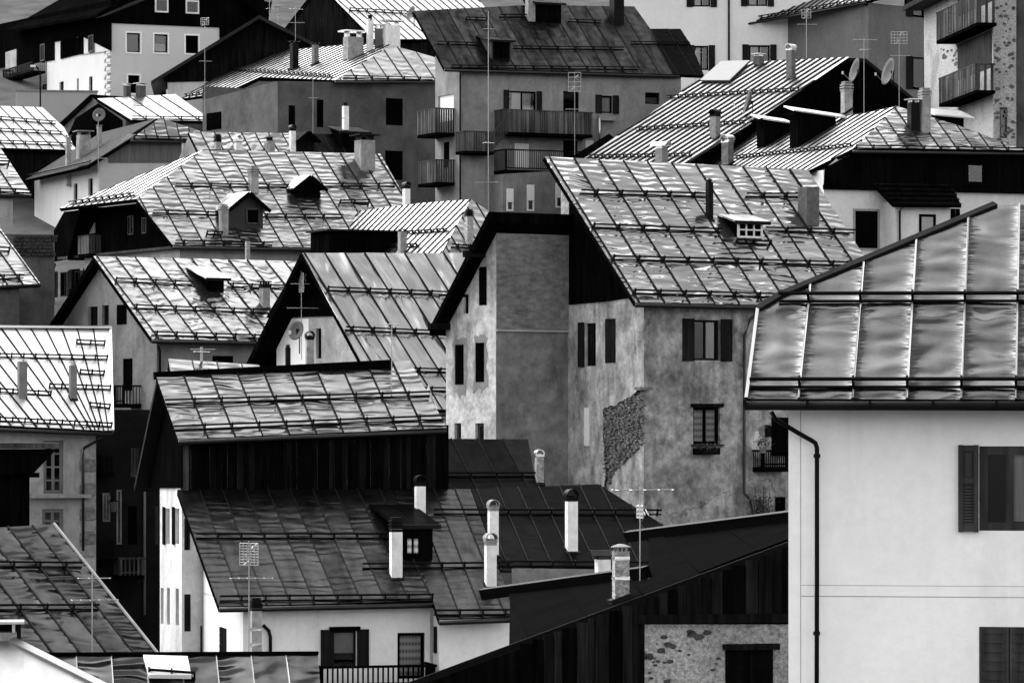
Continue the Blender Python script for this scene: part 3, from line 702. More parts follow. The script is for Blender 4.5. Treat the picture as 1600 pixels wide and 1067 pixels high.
# ================================================================== barn with white masonry base and silvery roof
f_ = House('alpine_barn', 'black timber barn on white masonry base with silvery sheet roof', 284, 690, 52, 14)
ff = f_.face('front', (284, 686), .55, pitch=36)
p = ff.hit(245, 588); yrF = p.y; xl = p.x
for (u0, v0, u1, v1) in ((249, 794, 255, 850), (259, 794, 265, 850), (274, 794, 280, 850), (251, 918, 255.5, 975), (261, 918, 265.5, 976), (274.5, 919, 279.5, 977)):
    f_.win('S', u0, v0, u1, v1, fw=.05, mull=(0, 0), frame=BWOOD, shut='left' if v0 < 900 else None, sw=.3, smat=BWOOD, curtain=True)
f_.win('F', 288, 810, 297, 859, shut='closed'); f_.win('F', 288, 928, 298, 986, shut='closed')
xrF = f_.on('F', 693, 720).x
f_.body(xrF, 4.3, surf('limewashed_wall', .62, .9, 0, .14, 1.2, streak=.3, bump=.02, bsc=9, stain=.25), f=ff, yr=yrF)
f_.roof(ff, [(278, 687), (244.6, 590), (450, 580), (640, 564), (698, 669)], seam=((288, 590), (318, 667)), nxt=(330.5, 590), mat=T_F, guards=[((257, 633), (671, 620)), ((270, 674), (694, 657))], gutter=((279, 689), (698, 672)))
A_, B_ = ff.hit(245, 588), ff.hit(607, 569); d = B_ - A_; L = d.length; d.normalize(); box('ridge_beam', ff.slope, (A_ + B_) / 2 + UP * .02, (L + .1, .3, .24), BLACK, (d, Vector((0, 1, 0)), d.cross(Vector((0, 1, 0)))))
xe = ff.hit(640, 564).x; lowz = ff.z_at(0, yrF) - 3.4; ybk = yrF + 3.4 / math.tan(ff.pitch)
m = MB(); m.prism([Vector((xl, yrF + .01, ff.z_at(0, yrF) - .02)), Vector((xe, yrF + .01, ff.z_at(0, yrF) - .02)), Vector((xe, ybk, lowz)), Vector((xl, ybk, lowz))], Vector((0, 0, -.2))); m.build('rear_roof_slope', SEAM, f_.root)
# plank front, each board on its own
u = 291
while u < 692:
    w = rnd(7, 11); p, q = f_.on('F', u, 768, -.06), f_.on('F', u + w - .6, 676 - (u - 290) * .03, -.06)
    box('plank', f_.wall, (p + q) / 2 + Vector((0, rnd(-.02, .02), 0)), (q.x - p.x, .04, q.z - p.z), random.choice([BLACK, BLACK, BLACK, DWOOD])); u += w
f_.clad('S', [(231, 762), (283, 762), (283, 676), (250, 606), (231, 690)], BLACK, .06)
p, q = f_.on('F', 286, 770, -.1), f_.on('F', 291, 684, -.1); box('corner_post', f_.wall, (p + q) / 2, (.22, .2, q.z - p.z), GWOOD)
f_.chimney(None, 478, 492, 527, 600, CHIM, 'arch', SOOT, pos=P(485, 600, f_.world(ff.hit(480, 580)).y + 1.2))
f_.chimney(None, 446, 455, 543, 600, SOOT, 'hat', SOOT, pos=P(450.5, 600, f_.world(ff.hit(450, 580)).y + 1.0))
tp = f_.world(ff.hit(612, 618)); aerial('thin single-rod antenna standing on silvery barn roof', tp, (618 - 500) / 52, [('y', (618 - 504) / 52, .5, 3, R(170), .25)])

# ================================================================== white house with grimy dark roof, balcony in front
best = None                               # distance of this house: its roof must end against the barn's front wall
for k in range(520, 760, 4):
    q_ = House('probe', '', 380, 950, k / 10, 14); w_ = f_.Ri @ (q_.world(q_.face('front', (400, 944), .5, seam=((312, 767), (375.5, 936)), quiet=True).hit(450, 767)) - f_.loc); bpy.data.objects.remove(q_.root)
    if best is None or abs(w_.y) < best[0]: best = (abs(w_.y), k / 10)
print('balcony house scale', best)
c = House('balcony_house', 'white house with grimy dark roof, tall white chimneys and front balcony', 380, 950, best[1], 14)
fc = c.face('front', (400, 944), .5, seam=((312, 767), (375.5, 936)))
c.win('F', 520, 985, 557, 1040, shut='open', fw=.06, mull=(0, 0), curtain=(0, 1, .35, 1), cmat=surf('grey_blind', .35, .9, 0, .1, 3), lint=BLACK)
c.win('F', 621, 988, 664, 1060, fw=.09, mull=(0, 0), curtain=True, cmat=lace(), name='balcony_door', frame=BLACK)
c.win('S', 316.5, 981, 327, 1040, shut='left', sw=.3, fw=.05, mull=(0, 0)); c.win('S', 344, 980, 354, 1040, shut='closed')
xc = c.on('F', 672, 990).x; ytop = fc.hit(450, 767).y
c.body(xc, ytop, surf('white_wall', .70, .9, 0, .07, 1.0, streak=.14, bump=.01, bsc=12), f=fc)
# gable side goes up to the barn
m = MB(); zt = c.zt; ztp = fc.z_at(0, ytop) - .2; m.prism([Vector((.02, 0, zt - .05)), Vector((.02, ytop, zt - .05)), Vector((.02, ytop, ztp))], Vector((-.02, 0, 0))); m.build('wall', MATS['white_wall'], c.root)
c.roof(fc, [(342, 948), (277, 766), (613, 765), (676, 939)], seam=((312, 767), (375.5, 936)), nxt=(347.5, 767), mat=T_C, guards=[((306, 843), (604, 843)), ((343, 941), (676, 938))], gutter=((343, 950), (677, 943)), sw=.03)
c.roof(fc, [(677, 941), (614, 765), (735, 765), (798, 940), (799, 964), (686, 968)], seam=((695, 900), (650, 780)), nxt=(730, 900), mat=T_C, guards=[((678, 963), (799, 962)), ((566, 890), (800, 888))], gutter=((687, 970), (799, 966)), sw=.03)
c.roof(fc, [(781, 886), (736, 765), (935, 757), (1000, 798), (1057, 834), (1075, 890)], seam=((695, 900), (650, 780)), nxt=(730, 900), mat=T_C2, guards=[((677, 805), (1033, 806)), ((781, 886), (1060, 888))], gutter=((782, 888), (1060, 892)), sw=.03)
c.chimney(fc, 610, 631, 826, 905, CHIMW, 'stack', SOOT)
c.chimney(fc, 649, 667, 755, 812, CHIMW, 'arch', SOOT)
c.chimney(fc, 763.5, 781, 793, 870, CHIMW, 'arch', CONC)
c.chimney(fc, 758.5, 778, 846, 919, CHIMW, 'arch', CONC)
c.chimney(fc, 885, 905, 778, 864, CHIMW, 'arch', SOOT)
c.chimney(fc, 932, 957, 874, 940, CHIMW, 'roll', GUT)
c.chimney(fc, 392, 411, 950, 1040, CHIM, 'stack', SOOT, pos=P(401.5, 1040, c.Y - 3.5), bandm=(983, 1007))
c.dormer(fc, 625, 676, 822, 874, 'shed', wall=BLACK, rmat=T_C2, win=(634, 839, 655, 866), frame=BLACK, curtain=lace(), rise=8, nsheet=2)
c.balcony('F', 500, 681, 1041, 1082, 1.3, BLACK, .05, .09)
c.clad('F', [(686, 1090), (686, 962), (797, 958), (797, 1090)], surf('white_wall'  , .7), .75, name='projecting_wall')
p = c.on('F', 680, 999, -.4); box('shutter', c.root, p, (.05, .24, .75), BWOOD)
c.clad('F', [(800, 1000), (800, 888), (1050, 890), (1050, 1000)], GREY, .05, off=1.4, name='rear_wall')
c.pipe('F', [(411, 976), (420, 985), (422.5, 995), (422.5, 1060)], .05)
tp = P(389, 1040, c.Y - 3.6); aerial('antenna with square grid reflector by the banded chimney stack', tp, (1040 - 852) / 55, [('g', (1040 - 872) / 55, .55, .6, R(250), 5, 8), ('y', (1040 - 908) / 55, 1.2, 6, R(8), .5)], deep=1.5)

# small dark roof in the corner between barn and tall house
c2 = House('lean_to', 'small dark lean-to roof tucked between timber barn and tall grey house', 693, 760, 50, 14, cat='lean-to')
f2 = c2.face('front', (760, 772), .2, pitch=38)
c2.body(c2.on('F', 835, 772).x, 3.0, GREY, f=f2, yr=None)
c2.roof(f2, [(692, 774), (691, 686), (825, 687), (838, 760), (845, 772)], seam=((707, 690), (732, 740)), nxt=(747, 690), mat=T_C2, guards=[((692, 746), (838, 746))], sw=.03)
c2.chimney(f2, 837, 851, 712, 756, STONEP, 'arch', CAPM)

# ================================================================== big grey house in the middle
d_ = House('grey_house', 'tall weathered grey house with broken plaster corner and rippled silver roof', 1006, 480, 47, 32)
fd = d_.face('front', (1060, 475), .55, seam=((850.6, 245.5), (984, 456)))
d_.win('S', 914, 505, 931, 572, shut='left', sw=.35, fw=.06, curtain=(.5, .7, 0, 1), mull=(1, 0)); d_.win('S', 946, 498, 962, 567, shut='closed'); d_.win('S', 914, 637, 922, 697, fw=.03, mull=(0, 0), frame=PVC, blind=.98, rec=.02)
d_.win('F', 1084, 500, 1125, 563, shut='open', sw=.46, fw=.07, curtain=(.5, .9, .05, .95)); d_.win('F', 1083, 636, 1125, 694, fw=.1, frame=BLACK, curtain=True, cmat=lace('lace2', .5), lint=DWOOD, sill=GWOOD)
rl, rr_ = fd.hit(850.6, 245.5), fd.hit(1262, 266); yrD = (rl.y + rr_.y) / 2
d_.body(d_.on('F', 1235, 600).x, yrD, surf('cracked_grey_render', .28, .93, 0, .5, 2.4, streak=.6, bump=.045, bsc=7, stain=.45, crack=.6), f=fd, yr=yrD, smat=surf('lit_flaking_render', .38, .93, 0, .5, 2.6, (1, 1, .6), .5, .04, 8, .45))  # side wall's lighter colour paints in the light from the left
d_.roof(fd, [(992.6, 473), (850.6, 245.5), (1262, 266), (1395, 470), (1395, 481)], seam=((909, 268), (1022, 448)), nxt=(946.5, 268), mat=T_D, gutter=((994, 475), (1395, 484)),
        guards=[((905.5, 304), (1105, 309)), ((1164, 309), (1253, 309)), ((924, 357), (1125, 364.5)), ((1193.6, 362), (1334, 366)), ((954.7, 407), (1358, 417)), ((987, 460), (1222, 466))])
d_.clad('S', [(888.6, 476), (946, 471), (990, 464), (985, 452), (889, 300)], BLACK, .06)
d_.chimney(fd, 1105, 1117, 285, 345, SOOT, 'hat', SOOT)
d_.chimney(fd, 1254, 1287, 292, 354, surf('dark_concrete', .10, .95, 0, .35, 5, bump=.03), None)
d_.dormer(fd, 1150.5, 1191, 347, 373, 'shed', wall=BLACK, rmat=TINB, win=(1153, 349, 1189, 370), rise=14, nsheet=2, wmull=(2, 1))
d_.guard(fd, (1150, 381), (1202, 384))
d_.pipe('F', [(1186, 490), (1172, 500), (1163, 525), (1163, 770), (1170, 778)], .05, mat=surf('lead_pipe', .06, .5, .3, .2, 3))
# broken corner: exposed rubble as one mass, ledge stone above it
poly = [(945, 640), (962, 635), (985, 621), (1006, 606), (1006, 690), (985, 715), (962, 735), (950, 765), (944, 765)]
import itertools
def inpoly(x, y, pg):
    r = False
    for (x1, y1), (x2, y2) in zip(pg, pg[1:] + pg[:1]):
        if (y1 > y) != (y2 > y) and x < (x2 - x1) * (y - y1) / (y2 - y1) + x1: r = not r
    return r
m = MB(); v = 606
while v < 765:
    u = 944 + rnd(0, 4)
    while u < 1006:
        w = rnd(1.8, 6.5); hh = rnd(1.4, 3.6)
        if inpoly(u + w / 2, v, poly) and random.random() < (1 - .6 * max(0, (v - 680) / 85)) * (.95 if u < 985 else .6):
            p = d_.on('S', u + w / 2, v + hh / 2 + rnd(-1, 1)); k = .8 / d_.s; tl = rnd(-.25, .25); y_ = Vector((0, math.cos(tl), math.sin(tl))); m.box(p + Vector((-rnd(-.02, .05), 0, 0)), (.14, w * k * 1.7, hh * k), (Vector((1, 0, 0)), y_, Vector((1, 0, 0)).cross(y_)))
        u += w * rnd(.9, 1.3)
    v += 2.6
def ragged(pg, n, j):
    out = []
    for (x1_, y1_), (x2_, y2_) in zip(pg, pg[1:] + pg[:1]):
        for q_ in range(n): out.append((x1_ + (x2_ - x1_) * q_ / n + rnd(-j, j), y1_ + (y2_ - y1_) * q_ / n + rnd(-j, j)))
    return out
mp = MB(); mp.prism([d_.on('S', *z, -.004) for z in ragged(poly, 5, 2.2)], Vector((-.004, 0, 0))); mp.build('bare_mortar', surf('old_mortar', .15, .95, 0, .6, 5, bump=.05), d_.wall)
st = m.build('exposed_stonework', surf('rubble', .14, .95, 0, .7, 4, bump=.03), d_.wall); st['kind'] = 'stuff'
edge_ = ragged([(944, 765), (949, 740), (945, 700), (945, 640), (962, 635), (985, 621), (1006, 606)], 6, 1.2)[:36]
m = MB()
for (x1_, y1_), (x2_, y2_) in zip(edge_, edge_[1:]):
    A_, B_ = d_.on('S', x1_, y1_, -.03), d_.on('S', x2_, y2_, -.03); m.tube([A_, B_], rnd(.03, .075), 5)
lip = m.build('broken_plaster_edge', surf('plaster_edge_shadow', .035, .95, 0, .5, 6), d_.wall); lip['kind'] = 'stuff'  # ragged plaster lip, its edge shadow put into the near-black colour
p = d_.on('S', 1006, 607); box('ledge_stone', d_.wall, p + Vector((-.05, -.05, 0)), (.5, .35, .1), STONE)
# flower box
fbx = thing('flower_box', 'dark flower box full of trailing plants under lace-curtained window', 'flower box', d_.world(d_.on('F', 1104, 712, -.2)), rz=d_.yaw)
box('trough', fbx, (0, 0, .15), (.95, .24, .22), DWOOD)
def foliage(parent, c, ext, n, size, mat=LEAF, name='foliage'):
    m = MB()
    for _ in range(n):
        p = Vector(c) + Vector((random.gauss(0, .42) * ext[0], random.gauss(0, .42) * ext[1], random.gauss(0, .42) * ext[2])); a, q = Vector((rnd(-1, 1), rnd(-1, 1), rnd(-1, 1))).normalized(), Vector((rnd(-1, 1), rnd(-1, 1), rnd(-1, 1)))
        q = a.cross(q).normalized(); s_ = size * rnd(.6, 1.3); m.add([p, p + a * s_ + q * s_ * .35, p + a * s_ * 1.7, p + a * s_ - q * s_ * .35], [(0, 1, 2, 3)])
    o = m.build(name, mat, parent); o['kind'] = 'stuff'; return o
foliage(fbx, (0, -.05, .25), (.55, .16, .2), 260, .05); foliage(fbx, (.1, -.1, .3), (.5, .15, .18), 30, .03, FLOWER, 'blossom')

# ================================================================== tall narrow house against it
Yd = d_.world(d_.on('S', 889, 500)).y; Ye = Yd - (889 - 775) / 48 * math.tan(R(32))
e = House('tower_house', 'tall narrow house with rough grey front and black overhanging shed roof', 775, 352, 48, 32, Y=Ye)
for q in ((749, 417, 760.5, 477), (711.6, 538, 725, 601), (743.7, 535, 757, 597)): e.win('S', *q, shut='closed', smat=BLACK)
e.win('S', 723.6, 460, 732, 490, fw=.05, frame=BLACK, mull=(0, 0)); e.win('S', 710, 661, 720.6, 700, fw=.1, frame=GWOOD, mull=(0, 0)); e.win('S', 742.5, 661, 756, 700, fw=.1, frame=GWOOD, mull=(0, 0))
xe = e.on('F', 892, 500).x; P0, P1 = e.rz('S', 768, 360), e.rz('S', 697, 512); yb = -P1[0]; zt = e.on('F', 780, 350).z
e.body(xe, yb, surf('smooth_grey_render', .18, .93, 0, .35, 2.0, streak=.4, bump=.02, bsc=8, stain=.2), front=[(0, 0), (xe, 0), (xe, zt), (0, zt)], zt=P1[1], side=[(0, 0), (0, P0[1]), (-yb, P1[1]), (-yb, 0)], smat=surf('lit_side_flaking_render', .40, .93, 0, .35, 2.2, streak=.5, bump=.025, bsc=8, stain=.4))  # left wall coloured paler than the front to carry light falling on it
A_, B_ = e.on('S', 761, 331, -.55), e.on('S', 671, 512, -.55); dv = Vector((xe + .55, 0, 0)); m = MB(); m.prism([A_ + Vector((0, -.1, 0)), B_, B_ - UP * .26, A_ + Vector((0, -.1, -.34))], dv); m.build('shed_roof', BLACK, e.root)
for u, v in ((690, 508), (745, 395)):
    p = e.on('S', u, v, -.3); box('purlin', e.root, p - UP * .05, (1.0, .2, .22), DWOOD)
e.clad('F', [(776, 518), (776, 352), (889, 352), (889, 518)], ROUGH, .045, name='rough_render')
zz = e.on('F', 830, 517).z; box('render_ledge', e.wall, Vector((xe / 2, -.05, zz)), (xe, .12, .07), surf('ledge', .3))
for q in ((708, 530, 729, 614), (740, 525, 761, 608)):
    m = MB(); pts = []
    for k in range(26):
        t_ = k / 26 * 4; i_s = int(t_); fr = t_ - i_s; cs = [(q[0], q[3]), (q[0], q[1]), (q[2], q[1]), (q[2], q[3])]; x0_, y0_ = cs[i_s]; x1_, y1_ = cs[(i_s + 1) % 4]
        pts.append((x0_ + (x1_ - x0_) * fr + rnd(-2, 2), y0_ + (y1_ - y0_) * fr + rnd(-3, 3) + (6 if i_s in (0, 3) and random.random() < .4 else 0)))
    m.prism([e.on('S', *z, -.006) for z in pts], Vector((-.004, 0, 0))); m.build('render_patch', surf('patch_render', .17, .93, 0, .25, 2, streak=.2, bump=.02), e.wall)

# ================================================================== roofs at the left front
g = House('alley_side_house', 'house with dark glossy wrinkled roof above the alley', 190, 1030, 58, 32)
fg = g.face('front', (150, 1052), .5, seam=((84, 820), (246, 1021)))
ytg = fg.hit(40, 822).y; xlg = fg.hit(-260, 828).x
g.roof(fg, [(270, 1052), (84, 820), (0, 824.6), (-200, 835), (-60, 1052)], seam=((51, 823), (160, 960)), nxt=(12, 824), mat=T_G, guards=[((-60, 887), (127, 888)), ((-40, 955), (153, 954))], sw=.04, smat=SEAM)
g.body(g.on('F', 260, 1060).x, 2 * ytg, GREY, f=fg, yr=ytg); g.root.location = g.loc
g.back(fg, ytg, fg.hit(-200, 835).x, fg.hit(84, 820).x, mat=T_G)
A_, B_ = fg.hit(84, 820), fg.hit(268, 1050); d = B_ - A_; L = d.length; d.normalize(); box('verge_flashing', fg.slope, (A_ + B_) / 2 + fg.n * .04, (L, .05, .09), surf('verge_grey', .25, .5), (d, fg.n.cross(d), fg.n))
tp = g.world(fg.hit(144, 1020)); aerial('antenna with two short booms rising from dark glossy roof', tp, (1020 - 895) / 58, [('y', (1020 - 903) / 58, .9, 4, R(12), .4), ('y', (1020 - 937) / 58, 1.3, 6, R(10), .5)])
h = House('low_house', 'low roof of dark crumpled sheet metal with a white roof hatch', 80, 1085, 75, 4)
fh = h.face('front', (300, 1140), .4, pitch=35)
yth = fh.hit(300, 1022).y
h.body(h.on('F', 490, 1100).x, 2 * yth, GREY, f=fh, yr=yth)
h.roof(fh, [(60, 1140), (56, 1021.5), (497, 1023), (505, 1140)], seam=((337.5, 1024), (342, 1067)), nxt=(392, 1024), mat=T_H, smat=SEAML, sw=.025, sh=.03)
h.back(fh, yth, fh.hit(56, 1021).x, fh.hit(497, 1023).x, mat=T_H)
A_, B_ = fh.hit(56, 1021.5), fh.hit(498, 1023.5); box('ridge_cap', fh.slope, (A_ + B_) / 2 + UP * .03, ((B_ - A_).length, .16, .06), BLACK)
q = [fh.pt(*fh.ab(*p_), .05) for p_ in ((224, 1031), (293, 1033), (299, 1063), (233, 1062))]; m = MB(); m.prism(q, fh.n * .1); hatch = m.build('roof_hatch', surf('hatch_paint', .8, .5, 0, .06, 2), h.root); h.guard(fh, (233, 1057), (304, 1062))
i_ = House('corner_house', 'pale flat-seamed roof corner with metal-capped chimney', -40, 1090, 85, 8)
fi = i_.face('left', (-160, 1075), .3, pitch=18)
fi = i_.face('front', (60, 1100), .3, pitch=30)
i_.body(i_.on('F', 150, 1090).x, 3, LGREY, zt=fi.z_at(0, 0) - .2)
i_.roof(fi, [(-90, 1110), (-90, 1001), (0, 1000), (18, 1003), (90, 1036), (149, 1067), (220, 1110)], seam=((37, 1010), (37, 1060)), nxt=(76, 1060), mat=T_I, sw=.012, sh=.01, smat=GUT)
A_, B_ = fi.hit(18, 1003), fi.hit(180, 1084); d = B_ - A_; L = d.length; d.normalize(); box('verge_flashing', fi.slope, (A_ + B_) / 2 + fi.n * .05, (L, .16, .07), T_I, (d, fi.n.cross(d), fi.n))
i_.chimney(fi, -24, 29, 988, 1003, CONC, 'plate', CAPM)

# ================================================================== bright roof at the left edge
j = House('bright_roof_house', 'pale house with stone quoins under brilliant white metal roof', -120, 690, 44, 22)
fj = j.face('front', (100, 670), .6, pitch=36)
tops = [145.5, 120, 96, 71, 47, 23, 1, -22, -46, -70, -94, -118, -142]; bots = [169, 162, 154.5, 148.5, 142, 130.5, 115.5, 96, 76.5, 57, 37, 17, -3]
bv = lambda u: 665 + u * .05
fan = [((171.6, 513.5), (175.5, 673))] + [((tu, 513), (169 + (bu - 169) * 1.0 + .9 * (.05 * 100) * 0, bv(bu))) for tu, bu in zip(tops, bots)] + [((-190, 513), (-60, 662))]
fan = [(p_, q_) for p_, q_ in fan][::-1]
ytj = fj.hit(80, 513).y; xrj = j.on('F', 150, 700).x
j.win('F', 68, 688, 99, 771, fw=.12, frame=surf('grey_door_paint', .12, .6), mull=(1, 3), name='french_window', rec=.1); j.win('F', 66, 795, 99, 870, fw=.12, frame=MATS['grey_door_paint'], mull=(1, 3), rec=.1)
j.body(xrj, 2 * ytj, LGREY, f=fj, yr=ytj)
j.roof(fj, [(-60, 664), (-190, 513), (172, 513), (176, 674)], fan=fan, mat=T_J, guards=[], gutter=((-60, 667), (177, 677)), sw=.04, sh=.05)
fj.lines = []
for p_, q_ in (((119.5, 538), (163, 540)), ((-20, 559), (167, 563)), ((-20, 613), (79, 619)), ((77, 607), (172, 610)), ((125, 585), (162, 587)), ((140.6, 636), (171, 639)), ((-20, 658), (174, 668))): j.guard(fj, p_, q_, step=.42)
j.back(fj, ytj, fj.hit(-190, 513).x, fj.hit(172, 513).x, mat=T_J)
A_, B_ = fj.hit(-60, 512), fj.hit(172.5, 513); d = B_ - A_; box('ridge_cap', fj.slope, (A_ + B_) / 2 + UP * .05, (d.length, .3, .09), T_J, (d.normalized(), Vector((0, 1, 0)), d.normalized().cross(Vector((0, 1, 0)))))
A_, B_ = fj.hit(172.3, 513), fj.hit(176, 674); d = B_ - A_; L = d.length; d.normalize(); box('verge_flashing', fj.slope, (A_ + B_) / 2 + fj.n * .03, (L, .09, .10), T_J, (d, fj.n.cross(d), fj.n))
j.chimney(fj, 28, 45, 565, 624, surf('grey_chimney', .16, .9, 0, .2, 2), 'plate', CAPM); j.chimney(fj, 108.5, 122, 571, 625, MATS['grey_chimney'], 'pipe', CAPM)
for k in range(9):
    u = 139 + (k % 2) * 3 - 4; v0, v1 = 700 + k * 19, 717 + k * 19; p, q = j.on('F', u - 8 - (k % 2) * 5, v1, -.03), j.on('F', 149, v0, -.03); box('quoin', j.wall, (p + q) / 2, (q.x - p.x, .08, q.z - p.z), STONE if k % 2 else CONC)
p, q = j.on('F', 48, 775, -.35), j.on('F', 142, 775, -.35); box('stone_ledge', j.wall, (p + q) / 2 + Vector((0, .15, 0)), (q.x - p.x, .5, .12), CONC)
j.pipe('F', [(162, 676), (158, 685), (131, 700), (130, 712), (130, 860)], .045, mat=GUT)
# dark porch in front of it
k_ = House('porch', 'black timber porch with thin slab roof in front of the pale quoined house', 0, 700, 50, 12, cat='porch')
p, q = k_.on('F', -60, 696, -.4), k_.on('F', 94, 697, -.4); m = MB(); m.box((p + q) / 2 + Vector((0, 1.2, 0)), (q.x - p.x, 2.6, .17)); m.build('porch_roof', GWOOD, k_.root)
p, q = k_.on('F', -60, 920), k_.on('F', 47, 740); m = MB(); m.box((p + q) / 2 + Vector((0, 1, 0)), (q.x - p.x, 1.6, q.z - p.z)); m.build('porch_wall', BLACK, k_.root)
m = MB(); m.prism([k_.on('F', 0, 740, -.3), k_.on('F', 52, 740, -.3), k_.on('F', 88, 702, -.3), k_.on('F', 0, 702, -.3)], Vector((0, 2.0, 0))); m.build('bracing', BLACK, k_.root)
p, q = k_.on('F', 40, 742, -.4), k_.on('F', 61, 742, -.4); box('beam_end', k_.root, (p + q) / 2, (q.x - p.x, .3, .15), BLACK)

# ================================================================== gabled houses behind the barn
l = House('gabled_house', 'grey gabled house with light rippled roof and shed dormer', 245, 540, 40, 32)
fl = l.face('front', (300, 531), .5, seam=((146, 401), (242, 533)))
ytl = fl.hit(300, 405).y
l.win('S', 138, 479, 152.5, 509, fw=.06, frame=BWOOD, curtain=True, mull=(1, 0)); l.win('S', 159.5, 477, 170, 508, fw=.06, curtain=(.1, .8, 0, 1)); l.win('S', 183, 476, 198, 507, shut='closed', smat=BLACK); l.win('S', 193, 560, 207, 610, shut='closed', smat=BLACK)
l.win('F', 332, 556, 364, 580, shut='closed', smat=BLACK)
l.body(l.on('F', 450, 560).x, 2 * ytl, surf('aged_grey_wall', .20, .93, 0, .2, 1.2, streak=.35, bump=.02, bsc=8, stain=.25), f=fl, yr=ytl)
l.roof(fl, [(237, 530), (146, 401), (490, 409.5), (585, 537)], seam=((181, 402), (254, 498)), nxt=(211, 403), mat=T_L, gutter=((238, 532), (545, 538)), guards=[((180, 441), (299.5, 447)), ((354, 449.5), (450, 452.5)), ((208, 483), (420, 490.5)), ((236, 525), (440, 531))])
l.back(fl, ytl, fl.hit(146, 401).x, fl.hit(450, 408.5).x, mat=T_L)
l.dormer(fl, 325, 350, 435, 457, 'shed', wall=BLACK, rmat=TINB, rise=16, nsheet=2); l.chimney(fl, 408, 425, 446, 482, CHIM, 'slab', SOOT)
l.balcony('S', 176, 192, 603, 637, .8, iron=True); l.pipe('F', [(247, 540), (250, 550), (250, 640)], .05)
n_ = House('gable_house_with_dish', 'pale house with steep black timber gable and soft rippled roof', 626, 645, 44, 32)
fm = n_.face('front', (610, 640), .4, seam=((472, 396), (562, 564)))
ytm = fm.hit(560, 396).y
n_.win('S', 494, 513, 502, 560, fw=.04, frame=BLACK, mull=(0, 0))
n_.body(n_.on('F', 760, 640).x, -n_.rz('S', 432, 560)[0], surf('mottled_render', .34, .93, 0, .25, 2, streak=.2, bump=.03, bsc=8, stain=.2), f=fm, yr=ytm)
n_.roof(fm, [(604, 640), (472, 396), (750, 396), (900, 640)], seam=((510, 401), (557, 477)), nxt=(541.5, 401), mat=T_M, guards=[((510, 455), (720, 463)), ((538, 517), (730, 525)), ((590, 580), (740, 584)), ((600, 611), (760, 613))])
n_.back(fm, ytm, fm.hit(472, 396).x, fm.hit(750, 396).x, oh=1.5, yb=-n_.rz('S', 432, 560)[0])
n_.clad('S', [(415, 497), (545, 493), (520, 489), (471, 403), (425, 480)], BLACK, .06)
n_.clad('S', [(432, 640), (432, 498), (482, 498), (482, 640)], WHITE, .02, name='fresh_white_render')
tp = n_.world(n_.on('S', 471, 545, -.6)); aerial('tall antenna with angled grid reflector before steep black gable', tp, (545 - 418) / 44, [('g', (545 - 438) / 44, .55, .7, R(200), 4, 9), ('y', (545 - 440) / 44, .7, 5, R(190), .3), ('y', (545 - 479) / 44, 1.2, 8, R(5), .16)])
dish('grey satellite dish on the antenna mast before steep black gable', n_.world(n_.on('S', 468, 540, -.7)), 30 / 44, 235, 15, .5)
# thin sliver of roof behind the barn ridge, and the dark house down the alley
o_ = House('alley_house', 'dark shaded house at the end of the narrow alley', 150, 680, 42, 20)
o_.win('F', 200, 790, 214, 850, shut='closed', smat=BLACK); o_.win('F', 182, 765, 190, 850, fw=.06, frame=GREY, mull=(0, 0), name='doorway', rec=.02)
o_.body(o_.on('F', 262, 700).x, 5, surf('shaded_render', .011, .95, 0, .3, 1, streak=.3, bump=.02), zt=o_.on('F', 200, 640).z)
m = MB(); m.box(Vector((1, 2.2, o_.on('F', 200, 640).z - .1)), (2.4, 4, .1)); m.build('flat_roof', BLACK, o_.root)
o_.balcony('F', 160, 178, 712, 745, .9, iron=True)

# ---- corner of the grey house behind the white one: balcony, pots, climbing shrub
d_.pipe('F', [(1172, 780), (1176, 800), (1178, 828)], .04, .12, mat=GUT)
p, q = d_.on('F', 1206, 712, -.03), d_.on('F', 1236, 652, -.03); dr = box('balcony_door', d_.root, (p + q) / 2, (q.x - p.x, .08, q.z - p.z), BLACK)
d_.balcony('F', 1192, 1240, 704, 737, .6, BLACK, .03, .06)
p, q = d_.on('F', 1172, 715, -.004), d_.on('F', 1196, 674, -.004); m = MB(); m.prism([d_.on('F', *z, -.006) for z in ((1174, 700), (1172, 690), (1178, 686), (1180, 674), (1185, 673), (1187, 682), (1194, 684), (1196, 700), (1188, 706), (1184, 716), (1179, 712))], Vector((0, -.004, 0))); m.build('bare_white_patch', CREAM, d_.wall)
p, q = d_.on('F', 1212, 830, -.03), d_.on('F', 1226, 776, -.03); box('cellar_door', d_.root, (p + q) / 2, (q.x - p.x, .08, q.z - p.z), BLACK)
ml = thing('mail_box', 'small dark box hanging on grey wall above potted flowers', 'mail box', d_.world(d_.on('F', 1199, 683, -.03)), rz=d_.yaw); m = MB(); m.box((0, -.05, .16), (.17, .14, .3)); m.prism([Vector((-.1, -.14, .31)), Vector((.1, -.14, .31)), Vector((.1, 0, .39)), Vector((-.1, 0, .39))], Vector((0, .0, .03))); m.build('case', RAIL, ml)
fp_ = thing('flower_pot', 'potted flowering plant on balcony beside the white house', 'plant', d_.world(d_.on('F', 1192, 708, -.6)), rz=d_.yaw); m = MB(); m.tube([(0, 0, 0), (0, 0, .22)], .1, 10, .14); m.build('pot', STONE, fp_); foliage(fp_, (0, 0, .36), (.34, .2, .2), 220, .05); foliage(fp_, (0, -.05, .45), (.38, .2, .2), 24, .035, FLOWER, 'blossom')
sh_ = thing('climbing_shrub', 'leafy climbing shrub against the foot of the grey wall', 'shrub', d_.world(d_.on('F', 1190, 835, -.5)), rz=d_.yaw)
m = MB()
